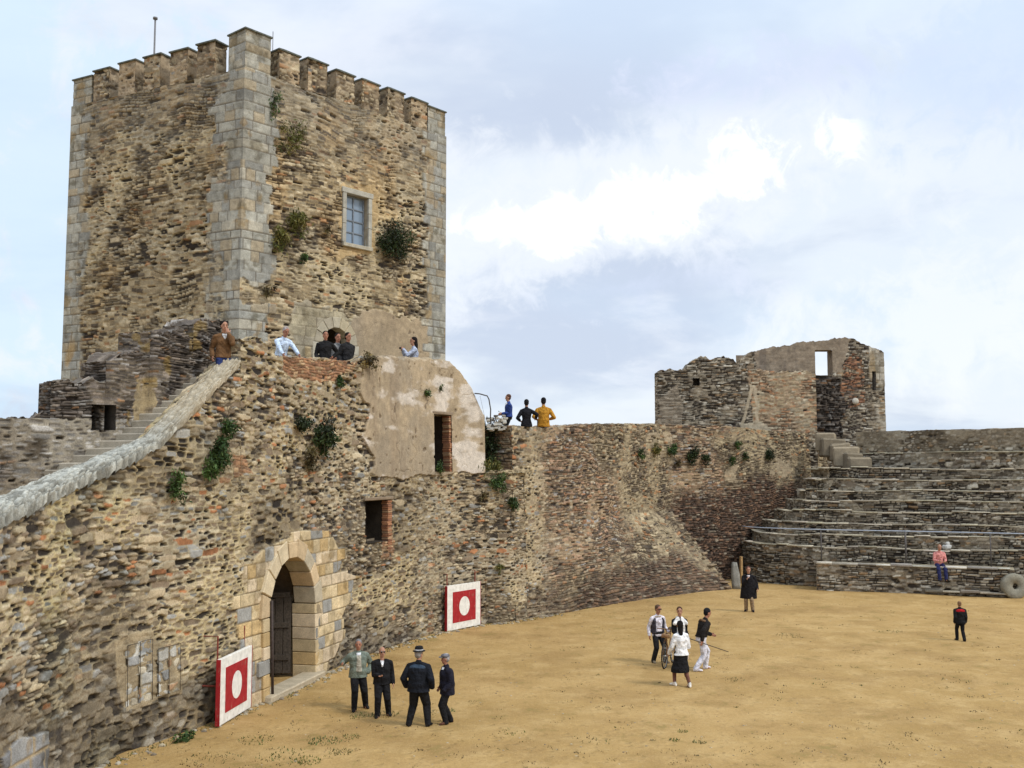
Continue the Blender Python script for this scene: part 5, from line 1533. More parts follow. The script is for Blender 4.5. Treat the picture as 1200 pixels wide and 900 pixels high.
def build_ground_cover():
    rng = np.random.RandomState(5)
    V = []; Fc = []; Cc = []
    def tuft(x, y, r, n, h, col):
        for q in range(n):
            a = rng.uniform(0, 6.28); d = r * math.sqrt(rng.uniform()); px = x + d * math.cos(a); py = y + d * math.sin(a) * 1.0
            z = float(ground_h(np.array(px), np.array(py)))
            hh = h * rng.uniform(.4, 1.2); w = .012 * rng.uniform(.7, 1.6); b = rng.uniform(0, 6.28); l = rng.normal(0, .5, 2) * hh
            i = len(V); c, s = math.cos(b) * w, math.sin(b) * w
            V.extend([(px - c, py - s, z - .005), (px + c, py + s, z - .005), (px + l[0] + c * .2, py + l[1] + s * .2, z + hh)])
            Fc.append([i, i + 1, i + 2]); cc = np.array(col) * rng.uniform(.6, 1.4); Cc.extend([cc] * 3)
    for (px, py, r, n) in [(a_, b_, c_, int(d_ * .45)) for a_, b_, c_, d_ in ((380, 870, .35, 260), (360, 893, .3, 220), (412, 864, .2, 140), (400, 882, .25, 160), (820, 870, .15, 90), (790, 868, .12, 70), (800, 858, .12, 60), (450, 838, .35, 200), (425, 838, .3, 120), (525, 833, .2, 90), (600, 858, .3, 60), (925, 745, .45, 160), (860, 797, .3, 90), (1040, 740, .5, 90), (330, 885, .5, 200), (300, 868, .4, 160), (250, 890, .5, 160), (700, 870, .35, 50), (1120, 798, .4, 60), (960, 800, .4, 50))]:
        p = gp(px, py); tuft(p[0], p[1], r, n, .045, random.choice([(.07, .11, .025), (.11, .13, .03), (.15, .14, .05)]))
    for q in range(420):
        p = gp(rng.uniform(120, 1200), rng.uniform(705, 905)); tuft(p[0], p[1], rng.uniform(.05, .25), rng.randint(3, 14), .03, [(.15, .12, .05), (.10, .075, .035), (.12, .12, .035), (.25, .18, .08)][rng.randint(4)])
    for s in np.arange(7, GW.len - .4, .12):
        p = GW.pos(s, 0., out=rng.uniform(.05, .35)); tuft(p[0], p[1], .14, rng.randint(2, 12), .05, [(.10, .12, .03), (.18, .15, .06), (.08, .07, .03)][rng.randint(3)])
    a = Acc(); a.raw(V, Fc, Cc); o = a.build('grass', M_LEAF, smooth=False); tag(o, 'sparse short grass and weeds on the sandy arena floor', 'grass', kind='stuff')
    a = Acc()
    def stone(x, y, s, col):
        bm = bmesh.new(); bmesh.ops.create_icosphere(bm, subdivisions=1, radius=s)
        z = float(ground_h(np.array(x), np.array(y))); sx, sy, sz = rng.uniform(.7, 1.3, 3)
        a.raw([(x + v.co.x * sx * rng.uniform(.8, 1.2), y + v.co.y * sy, z + v.co.z * sz * .6) for v in bm.verts], [[v.index for v in f.verts] for f in bm.faces], np.array(col) * rng.uniform(.7, 1.2)); bm.free()
    for q in range(260):
        s = rng.uniform(6, GW.len - .3); p = GW.pos(s, 0., out=abs(rng.normal(.12, .16)) + .05); stone(p[0], p[1], rng.uniform(.02, .09), [(.36, .32, .25), (.27, .22, .16), (.42, .36, .25)][rng.randint(3)])
    for q in range(500):
        p = gp(rng.uniform(100, 1200), rng.uniform(700, 905)); stone(p[0], p[1], rng.uniform(.010, .028), [(.33, .27, .18), (.20, .15, .10), (.45, .38, .27)][rng.randint(3)])
    for q in range(60):
        p = gp(rng.uniform(600, 870), 0) if False else AW.pos(rng.uniform(.5, s_end), 0., out=3.1 * 0 + .2)
    o = a.build('gravel', M_ROCK, smooth=False); tag(o, 'small loose stones scattered along the wall foot and arena floor', 'gravel', kind='stuff')
build_ground_cover()
# ------------------------------------------------------------------ people
def ring_loft(V, Fc, secs, n=14):
    """secs: (centre, axis_x, axis_y) rings, closed at both ends"""
    b = len(V)
    for c, ax, ay in secs:
        for q in range(n):
            t = 2 * math.pi * q / n
            V.append(c + ax * math.cos(t) + ay * math.sin(t))
    for i in range(len(secs) - 1):
        for q in range(n):
            Fc.append([b + i * n + q, b + i * n + (q + 1) % n, b + (i + 1) * n + (q + 1) % n, b + (i + 1) * n + q])
    for (o, c, rev) in ((0, secs[0][0], True), (len(secs) - 1, secs[-1][0], False)):
        V.append(c.copy()); ci = len(V) - 1
        for q in range(n):
            f = [b + o * n + q, b + o * n + (q + 1) % n, ci]
            Fc.append(f[::-1] if rev else f)

class Blob:
    def __init__(s): s.V = []; s.F = []
    def cap(s, p0, p1, r0, r1, n=12):
        p0 = np.array(p0, float); p1 = np.array(p1, float)
        d = p1 - p0; Ln = np.linalg.norm(d)
        d = d / Ln if Ln > 1e-6 else np.array([0, 0, 1.])
        a = np.cross(d, [0, 1., 0]) if abs(d[1]) < .9 else np.cross(d, [1., 0, 0])
        a /= np.linalg.norm(a); b = np.cross(d, a)
        secs = []
        for t in (-80, -50, -20): secs.append((p0 + d * r0 * math.sin(math.radians(t)), a * r0 * math.cos(math.radians(t)), b * r0 * math.cos(math.radians(t))))
        for t in (.33, .66): secs.append((p0 + (p1 - p0) * t, a * (r0 + (r1 - r0) * t), b * (r0 + (r1 - r0) * t)))
        for t in (20, 50, 80): secs.append((p1 + d * r1 * math.sin(math.radians(t)), a * r1 * math.cos(math.radians(t)), b * r1 * math.cos(math.radians(t))))
        ring_loft(s.V, s.F, secs, n)
    def ell(s, c, r, R=None, n=16, lo=-1.0, hi=1.0):
        c = np.array(c, float); R = np.eye(3) if R is None else R
        secs = []
        for t in np.linspace(math.asin(max(-.985, lo)), math.asin(min(.985, hi)), 11):
            secs.append((c + R @ np.array([0, 0, r[2] * math.sin(t)]), R @ np.array([r[0] * math.cos(t), 0, 0]), R @ np.array([0, r[1] * math.cos(t), 0])))
        ring_loft(s.V, s.F, secs, n)
    def loft(s, secs, n=18):
        ring_loft(s.V, s.F, [(np.array(c, float), np.array(a, float), np.array(b, float)) for c, a, b in secs], n)

REMESH = []
def blob_obj(b, name, mat, parent, vox, smooth=2):
    me = bpy.data.meshes.new(name)
    me.from_pydata([tuple(v) for v in b.V], [], [tuple(f) for f in b.F]); me.update()
    o = bpy.data.objects.new(name, me); COL.objects.link(o); me.materials.append(mat)
    if parent is not None: o.parent = parent
    m = o.modifiers.new('union', 'REMESH'); m.mode = 'VOXEL'; m.voxel_size = vox; m.use_smooth_shade = True
    if smooth:
        m = o.modifiers.new('soft', 'SMOOTH'); m.iterations = smooth; m.factor = .5
    REMESH.append(o)
    return o

def ik(a, b, l1, l2, pole):
    a = np.array(a, float); b = np.array(b, float); d = b - a; L_ = np.linalg.norm(d)
    L_ = min(L_, (l1 + l2) * .999); d = d / np.linalg.norm(d); b = a + d * L_
    x = (l1 * l1 - l2 * l2 + L_ * L_) / (2 * L_); h = math.sqrt(max(0, l1 * l1 - x * x))
    p = np.array(pole, float); p = p - d * np.dot(p, d); p /= np.linalg.norm(p) + 1e-9
    return a + d * x + p * h, b

SKIN = mat_plain('skin', (.42, .22, .145), .6, .3, .10, 12, .05)
SKIN2 = mat_plain('tanned_skin', (.36, .165, .105), .6, .3, .10, 12, .05)
CL = {}
def cloth(col):
    k = tuple(round(c, 3) for c in col)
    if k not in CL: CL[k] = mat_cloth('cloth', col)
    return CL[k]
DARKM = mat_plain('dark_detail', (.012, .010, .010), .5, .4, .1, 10, 0)
LIPM = mat_plain('lips', (.27, .10, .08), .5, .3, .1, 10, 0)

def hand(b, wrist, elbow, curl=.5, side=1, sc=1.0, palmdir=None):
    w = np.array(wrist, float); d = w - np.array(elbow, float); d /= np.linalg.norm(d)
    p = np.array(palmdir if palmdir is not None else [-side, 0, 0.], float); p = p - d * np.dot(p, d); p /= np.linalg.norm(p) + 1e-9
    x = np.cross(d, p)
    if x[1] > 0: x = -x            # thumb side looks forward (-Y)
    c = w + d * .045 * sc
    R = np.stack([x, p, d], 1)
    b.ell(c, (.040 * sc, .017 * sc, .055 * sc), R, 12)
    for q, (o, ln) in enumerate(((.030, .068), (.011, .076), (-.010, .071), (-.029, .056))):
        k0 = w + d * .085 * sc + x * o * sc
        a1 = curl * .6; a2 = curl * 1.5
        k1 = k0 + (d * math.cos(a1) + p * math.sin(a1)) * ln * .5 * sc
        k2 = k1 + (d * math.cos(a2) + p * math.sin(a2)) * ln * .5 * sc
        b.cap(k0, k1, .0105 * sc, .0095 * sc, 8); b.cap(k1, k2, .0095 * sc, .008 * sc, 8)
    t0 = w + d * .025 * sc + x * .034 * sc; t1 = t0 + (d * .7 + x * .6 + p * .25) * .040 * sc; t2 = t1 + (d * .9 + x * .1 + p * .35) * .032 * sc
    b.cap(t0, t1, .013 * sc, .011 * sc, 8); b.cap(t1, t2, .011 * sc, .009 * sc, 8)
    return c

def person(label, loc, face, Hh=1.72, top=(.05, .05, .06), bottom=(.03, .03, .035), shoes=(.02, .018, .016), hair=(.03, .022, .018), skin=SKIN,
           pose=None, vox=.011, girth=1.0, hem=.47, hairstyle='short', extras=(), puff=.022, top_name='jacket', bottom_kind='trousers', skirt_len=.28, shirt=None, woman=False, leglook=None, group=None):
    """face: heading in degrees, 0 looks towards the camera side (-Y), + turns to the person's left (+X)"""
    P = dict(pelvis=(0, 0), hip=.525, lean=(0, 0), head=(0, 0), fl=(.10, -.02), fr=(-.10, .02), hl=None, hr=None, kl=(0, -1, 0), kr=(0, -1, 0), el=(.10, 1, -.1), er=(-.10, 1, -.1), curl=.6, zl=0, zr=0, toe=(.25, -.25))
    P.update(pose or {})
    s = Hh / 1.72; g = girth
    A = lambda *v: np.array(v, float)
    pel = A(P['pelvis'][0], P['pelvis'][1], P['hip'] * Hh)
    ln = A(P['lean'][0], P['lean'][1], 0)
    up = A(0, 0, 1) + ln; up /= np.linalg.norm(up)
    chest = pel + up * .34 * s; neck = pel + up * .525 * s
    fwd0 = A(0, -1, 0)
    bk = -np.cross(A(1, 0, 0), up); bk /= np.linalg.norm(bk)            # backwards (+Y)
    hd = A(P['head'][0], P['head'][1], 0)
    hup = up * .4 + A(0, 0, 1) * .6 + hd * .6; hup /= np.linalg.norm(hup)
    headc = neck + hup * .19 * s + A(0, -.02, 0) * s
    tw = math.radians(P.get('turn', 0)); hf = A(math.sin(tw), -math.cos(tw), 0); hf = hf - hup * np.dot(hf, hup); hf /= np.linalg.norm(hf)
    hr_ = np.cross(hf, hup)
    Rh = np.stack([hr_, -hf, hup], 1)
    sw = (.170 if woman else .198 * (.6 + .4 * g)) * s
    shl = neck - up * .095 * s + A(sw, 0, 0); shr = neck - up * .095 * s - A(sw, 0, 0)
    hl_ = pel + A(.088 * s, 0, -.02 * s); hr2 = pel - A(.088 * s, 0, .02 * s)
    fl = A(P['fl'][0], P['fl'][1], .085 * s + P['zl']); fr = A(P['fr'][0], P['fr'][1], .085 * s + P['zr'])
    kl, fl = ik(hl_, fl, .43 * s, .42 * s, P['kl']); kr, fr = ik(hr2, fr, .43 * s, .42 * s, P['kr'])
    hdl = A(*P['hl']) * s if P['hl'] is not None else shl + A(.05, -.05, -.535) * s
    hdr = A(*P['hr']) * s if P['hr'] is not None else shr + A(-.05, -.05, -.535) * s
    el, wl = ik(shl, hdl, .29 * s, .255 * s, P['el']); er, wr = ik(shr, hdr, .29 * s, .255 * s, P['er'])
    X = A(1, 0, 0)
    def torso(b, add, z0=-.10, z1=.50, belly=0.0, wide=1.0):
        prof = [(-.10, .150, .105), (-.02, .172, .122), (.07, .165, .120 + belly), (.16, .152, .112 + belly), (.26, .162, .118 + belly * .5), (.36, .182, .124), (.42, .168, .110), (.465, .118, .084), (.505, .065, .062)]
        if woman: prof = [(-.10, .165, .115), (-.02, .178, .125), (.07, .150, .108), (.16, .128, .098), (.26, .145, .112), (.33, .158, .128), (.43, .150, .100), (.475, .100, .072), (.505, .055, .055)]
        secs = []
        for (z, rx, ry) in prof:
            if z < z0 - .001 or z > z1 + .001: continue
            secs.append((pel + up * z * s, X * (rx * g * s * wide + add), bk * (ry * g * s + add)))
        return secs
    # ---- body: one continuous surface
    b = Blob()
    b.loft(torso(b, 0.0))
    for (h, k, f) in ((hl_, kl, fl), (hr2, kr, fr)):
        b.cap(h, k, .080 * g * s, .055 * s); b.cap(k, f, .052 * s, .038 * s)
        b.ell(k + (f - k) * .3, (.056 * s, .056 * s, .10 * s))
        b.cap(f - A(0, 0, .04 * s), f + A(0, -.10, -.055) * s, .034 * s, .03 * s)
    for (sh, e, w, sd) in ((shl, el, wl, 1), (shr, er, wr, -1)):
        b.cap(sh - (sh - neck) * .25, sh, .06 * s, .056 * s); b.cap(sh, e, .050 * s, .040 * s); b.cap(e, w, .040 * s, .027 * s)
        if not P.get('hide' + ('l' if sd > 0 else 'r')): hand(b, w, e, P['curl'], sd, s * (.92 if woman else 1.0), P.get('pl' if sd > 0 else 'pr'))
    b.cap(neck - up * .06 * s, headc - hup * .06 * s, .056 * s, .052 * s)
    b.ell(headc + hup * .025 * s, (.078 * s, .098 * s, .102 * s), Rh)
    b.ell(headc - hup * .05 * s + hf * .022 * s, (.062 * s, .070 * s, .076 * s), Rh)
    b.cap(headc + hf * .086 * s + hup * .012 * s, headc + hf * .106 * s - hup * .028 * s, .010 * s, .016 * s, 8)
    b.ell(headc - hup * .10 * s + hf * .062 * s, (.026 * s, .022 * s, .022 * s), Rh, 8)
    for sd in (-1, 1):
        b.ell(headc + hr_ * sd * .076 * s - hup * .01 * s, (.012 * s, .022 * s, .032 * s), Rh, 8)
    root = blob_obj(b, 'person', skin, None, vox, 1)
    tag(root, label, 'person', group)
    # ---- face
    for sd in (-1, 1):
        e = Blob(); e.ell(headc + hf * .086 * s + hr_ * sd * .031 * s + hup * .012 * s, (.0135 * s, .010 * s, .0075 * s), Rh, 8)
        plain(e, 'eye', DARKM, root)
        e = Blob(); e.ell(headc + hf * .089 * s + hr_ * sd * .032 * s + hup * .036 * s, (.020 * s, .009 * s, .005 * s), Rh, 8)
        plain(e, 'eyebrow', cloth(hair), root)
    e = Blob(); e.ell(headc + hf * .085 * s - hup * .062 * s, (.025 * s, .010 * s, .006 * s), Rh, 8); plain(e, 'mouth', LIPM, root)
    # ---- hair
    if hairstyle != 'none':
        b = Blob()
        if hairstyle == 'bald':
            b.ell(headc - hf * .018 * s - hup * .01 * s, (.080 * s, .086 * s, .055 * s), Rh)
            b2 = b
        else:
            b.ell(headc + hup * .048 * s - hf * .020 * s, (.087 * s, .102 * s, .094 * s), Rh, lo=-.35)
            b.ell(headc - hf * .035 * s - hup * .005 * s, (.080 * s, .075 * s, .085 * s), Rh)
            if hairstyle == 'long':
                b.cap(headc - hf * .05 * s, headc - hf * .075 * s - hup * .20 * s, .085 * s, .060 * s)
                b.cap(headc - hf * .07 * s - hup * .12 * s, headc - hf * .085 * s - hup * .34 * s, .080 * s, .035 * s)
            if hairstyle == 'bun':
                b.ell(headc - hf * .115 * s + hup * .02 * s, (.05 * s, .045 * s, .05 * s), Rh)
            if hairstyle == 'curly':
                rg = random.Random(3)
                for q in range(26):
                    a_ = rg.uniform(0, 6.28); z_ = rg.uniform(-.02, .12)
                    b.ell(headc + hr_ * math.cos(a_) * .082 * s - hf * (.02 + .08 * abs(math.sin(a_))) * s + hup * z_ * s, (.03 * s,) * 3, Rh, 8)
        blob_obj(b, 'hair', cloth(hair), root, max(vox * .9, .009), 1)
    # ---- trousers / skirt, shoes
    if bottom_kind == 'trousers':
        b = Blob(); t = .014
        b.loft(torso(b, t, -.10, .12))
        for (h, k, f) in ((hl_, kl, fl), (hr2, kr, fr)):
            b.cap(h, k, .102 * g * s, .084 * g * s); b.cap(k, f - A(0, 0, .0), .082 * g * s, .074 * s)
            b.cap(k + (f - k) * .8, f - A(0, 0, .015 * s), .072 * s, .076 * s)
        blob_obj(b, 'trousers', cloth(bottom), root, vox, 2)
    else:
        b = Blob(); zk = skirt_len * Hh
        secs = []
        for t in np.linspace(0, 1, 7):
            c = pel + up * .12 * s; lo = A((kl[0] + kr[0]) / 2 * .6, (kl[1] + kr[1]) / 2 * .8, zk)
            cc = c * (1 - t) + lo * t
            secs.append((cc, X * (.15 + .10 * t ** .7 + .02 * math.sin(9 * t)) * s, A(0, 1, 0) * (.115 + .10 * t ** .7) * s))
        b.loft(secs, 28)
        blob_obj(b, 'skirt', cloth(bottom), root, vox, 2)
        if leglook:
            b = Blob()
            for (k, f) in ((kl, fl), (kr, fr)):
                b.cap(k, f, .062 * s, .047 * s); b.ell(k + (f - k) * .3, (.064 * s, .064 * s, .11 * s))
            blob_obj(b, 'stockings', cloth(leglook), root, vox, 1)
    for (f, sd, to) in ((fl, 1, P['toe'][0]), (fr, -1, P['toe'][1])):
        b = Blob(); dx = math.sin(to); dy = -math.cos(to); D = A(dx, dy, 0); Q = A(-dy, dx, 0)
        pitch = P.get('pitchl' if sd > 0 else 'pitchr', 0.0)
        base = f - A(0, 0, .085 * s)
        secs = []
        for (u, wd, hh) in ((-.075, .020, .03), (-.06, .036, .052), (0, .040, .058), (.06, .043, .045), (.12, .047, .034), (.165, .040, .028), (.19, .018, .018)):
            c = base + D * u * s + A(0, 0, hh * s + .004 + pitch * (.19 - u))
            secs.append((c, Q * wd * s, A(0, 0, hh * s)))
        b.loft(secs, 12); b.cap(f - A(0, 0, .03 * s), f + A(0, 0, .02 * s), .046 * s, .046 * s)
        blob_obj(b, 'shoe', cloth(shoes), root, min(vox, .010), 1)
    # ---- upper garment
    if top_name != 'none':
        b = Blob(); t = puff
        belly = .02 if g > 1.02 else 0
        secs = torso(b, t, -.02, .475, belly)
        hz = hem * Hh
        lo = A(pel[0], pel[1], hz)
        fl_ = P.get('flare', 1.0)
        secs = [(lo, X * ((.182 * g * s + t) * fl_), A(0, 1, 0) * ((.130 * g * s + t) * fl_))] + ([(lo * .5 + (pel - up * .02 * s) * .5, X * (.184 * g * s + t) * (1 + fl_) / 2, A(0, 1, 0) * (.130 * g * s + t) * (1 + fl_) / 2)] if hem < .45 else []) + (secs if hem < .50 else secs[1:])
        b.loft(secs, 20)
        if P.get('cape'):
            b.loft([(neck - up * .03 * s, X * .09 * s, bk * .085 * s), (neck - up * .12 * s, X * .20 * s, bk * .13 * s), (chest - up * .05 * s, X * .265 * s, bk * .165 * s), (pel + up * .02 * s, X * .30 * s, bk * .20 * s), (A(pel[0] - .02, pel[1], hz), X * .33 * s, bk * .23 * s)], 22)
        for (sh, e, w) in ((shl, el, wl), (shr, er, wr)):
            b.cap(neck + (sh - neck) * .45 - up * .005 * s, sh, .056 * s + t * .5, .058 * s + t * .6)
            b.cap(sh, e, .060 * s + t * .7, .050 * s + t * .7)
            wq = e + (w - e) * (P.get('sleeve', .93))
            b.cap(e, wq, .050 * s + t * .7, .040 * s + t * .6)
        if P.get('collar', True):
            b.cap(neck - up * .035 * s, neck + up * .012 * s + hf * .0, .070 * s + t * .4, .064 * s + t * .3)
        blob_obj(b, top_name, cloth(top), root, vox, 2)
        if shirt:
            colr, wdt, zlo, zhi, nm = shirt
            b = Blob(); secs = []
            pr = torso(b, t + .008, -.02, .505, belly)
            for (c, ax, ay) in pr:
                z = np.dot(c - pel, up) / s
                if z < zlo or z > zhi: continue
                tt = (z - zlo) / (zhi - zlo); wv = wdt * s * (.35 + .65 * tt if nm == 'collar' else 1.0 - .25 * tt)
                secs.append((c - ay * .72, X * wv, ay * .30))
            if len(secs) > 1:
                b.loft(secs, 12); blob_obj(b, nm, cloth(colr), root, min(vox, .010), 1)
    info = dict(root=root, s=s, headc=headc, hup=hup, hf=hf, hr=hr_, Rh=Rh, wl=wl, wr=wr, el=el, er=er, neck=neck, pel=pel, up=up, bk=bk, chest=chest, fl=fl, fr=fr)
    for fn in extras: fn(info)
    root.location = loc; root.rotation_euler = (0, 0, math.radians(face))
    info['M'] = Matrix.Translation(Vector(loc)) @ Matrix.Rotation(math.radians(face), 4, 'Z')
    return info

def plain(b, name, mat, parent):
    me = bpy.data.meshes.new(name); me.from_pydata([tuple(v) for v in b.V], [], [tuple(f) for f in b.F]); me.update()
    me.polygons.foreach_set('use_smooth', np.ones(len(me.polygons), bool)); me.materials.append(mat)
    o = bpy.data.objects.new(name, me); COL.objects.link(o); o.parent = parent
    return o

# accessories worn by a person (its parts)
def hat(colr, band):
    def f(i):
        s = i['s']; c = i['headc'] + i['hup'] * .070 * s; b = Blob(); X, Y, U = i['hr'], -i['hf'], i['hup']
        b.loft([(c, X * .135 * s, Y * .150 * s), (c + U * .012 * s, X * .14 * s, Y * .155 * s), (c + U * .018 * s, X * .092 * s, Y * .108 * s)], 24)
        b.loft([(c + U * .01 * s, X * .092 * s, Y * .108 * s), (c + U * .06 * s, X * .090 * s, Y * .105 * s), (c + U * .105 * s, X * .080 * s, Y * .095 * s), (c + U * .118 * s, X * .055 * s, Y * .07 * s)], 24)
        h = plain(b, 'hat', cloth(colr), i['root'])
        b = Blob(); b.loft([(c + U * .018 * s, X * .096 * s, Y * .112 * s), (c + U * .048 * s, X * .095 * s, Y * .110 * s)], 24)
        plain(b, 'hat_band', cloth(band), h)
    return f
def cap_(colr):
    def f(i):
        s = i['s']; c = i['headc'] + i['hup'] * .055 * s; b = Blob(); X, Y, U = i['hr'], -i['hf'], i['hup']
        b.loft([(c - U * .01 * s, X * .088 * s, Y * .108 * s), (c + U * .03 * s, X * .096 * s, Y * .115 * s), (c + U * .065 * s, X * .080 * s, Y * .095 * s), (c + U * .078 * s, X * .03 * s, Y * .04 * s)], 20)
        q = c + i['hf'] * .12 * s
        b.loft([(q - U * .006 * s, X * .065 * s, Y * .055 * s), (q + U * .012 * s, X * .06 * s, Y * .05 * s)], 14)
        plain(b, 'flat_cap', cloth(colr), i['root'])
    return f
def shades(i):
    s = i['s']; b = Blob()
    for sd in (-1, 1):
        b.ell(i['headc'] + i['hf'] * .096 * s + i['hr'] * sd * .034 * s + i['hup'] * .012 * s, (.030 * s, .008 * s, .021 * s), i['Rh'], 10)
        b.cap(i['headc'] + i['hf'] * .088 * s + i['hr'] * sd * .065 * s + i['hup'] * .018 * s, i['headc'] + i['hr'] * sd * .082 * s + i['hup'] * .015 * s, .004 * s, .004 * s, 6)
    b.cap(i['headc'] + i['hf'] * .098 * s - i['hr'] * .03 * s + i['hup'] * .018 * s, i['headc'] + i['hf'] * .098 * s + i['hr'] * .03 * s + i['hup'] * .018 * s, .005 * s, .005 * s, 6)
    plain(b, 'sunglasses', DARKM, i['root'])
def yoke(colr, name='shoulder_panel'):
    def f(i):
        s = i['s']; b = Blob()
        b.ell(i['neck'] - i['up'] * .10 * s + i['bk'] * .045 * s, (.215 * s, .125 * s, .085 * s))
        blob_obj(b, name, cloth(colr), i['root'], .010, 1)
    return f
def vest(colr, sleeves=False):
    def f(i):
        s = i['s']; b = Blob()
        for sd in (-1, 1):
            secs = []
            for (z, x, rx, ry) in ((.0, .145, .060, .150), (.12, .140, .056, .142), (.26, .145, .056, .146), (.38, .150, .052, .142), (.455, .125, .045, .105)):
                secs.append((i['pel'] + i['up'] * z * s + np.array([sd * x * s, 0, 0]), np.array([1., 0, 0]) * rx * s, i['bk'] * ry * s))
            b.loft(secs, 14)
        b.loft([(i['pel'] + i['up'] * z * s + i['bk'] * .065 * s, np.array([1., 0, 0]) * .15 * s, i['bk'] * .088 * s) for z in (.0, .2, .40, .47)], 14)
        blob_obj(b, 'vest', cloth(colr), i['root'], .010, 2)
    return f
def fur_collar(colr):
    def f(i):
        s = i['s']; b = Blob()
        for q in range(11):
            a_ = math.pi * 2 * q / 11
            b.ell(i['neck'] - i['up'] * .03 * s + i['bk'] * (.03 + .085 * math.sin(a_)) * s + np.array([math.cos(a_) * .12 * s, 0, -.015 * abs(math.cos(a_))]), (.045 * s, .045 * s, .035 * s), None, 8)
        blob_obj(b, 'fur_collar', cloth(colr), i['root'], .010, 1)
    return f
def scarf(colr, back=True):
    def f(i):
        s = i['s']; b = Blob()
        for sd in (-1, 1):
            p0 = i['neck'] + np.array([sd * .05, -.02, -.01]) * s; p1 = i['chest'] + np.array([sd * .07 * s, 0, 0]) - i['bk'] * .150 * s; p2 = i['pel'] + np.array([sd * .08 * s, 0, .08 * s]) - i['bk'] * .150 * s
            b.cap(p0, p1, .06 * s, .05 * s); b.cap(p1, p2, .05 * s, .045 * s); b.cap(p0, i['chest'] + np.array([sd * .17 * s, 0, .04 * s]) - i['bk'] * .09 * s, .06 * s, .06 * s)
        b.cap(i['neck'] + np.array([-.06, .05, 0]) * s, i['neck'] + np.array([.06, .05, 0]) * s, .045 * s, .045 * s)
        blob_obj(b, 'scarf', cloth(colr), i['root'], .010, 1)
    return f
def belt(colr):
    def f(i):
        s = i['s']; b = Blob()
        b.loft([(i['pel'] + i['up'] * z * s, np.array([1., 0, 0]) * .190 * s, i['bk'] * .142 * s) for z in (.075, .11)], 22)
        blob_obj(b, 'belt', cloth(colr), i['root'], .009, 0)
    return f

def feet(px, py): p = gp(px, py); return (p[0], p[1], float(ground_h(p[0:1], p[1:2])[0]) - .004)
def tall(px, y0, y1):
    p = gp(px, y1); return at(px, y0, p[1])[2]

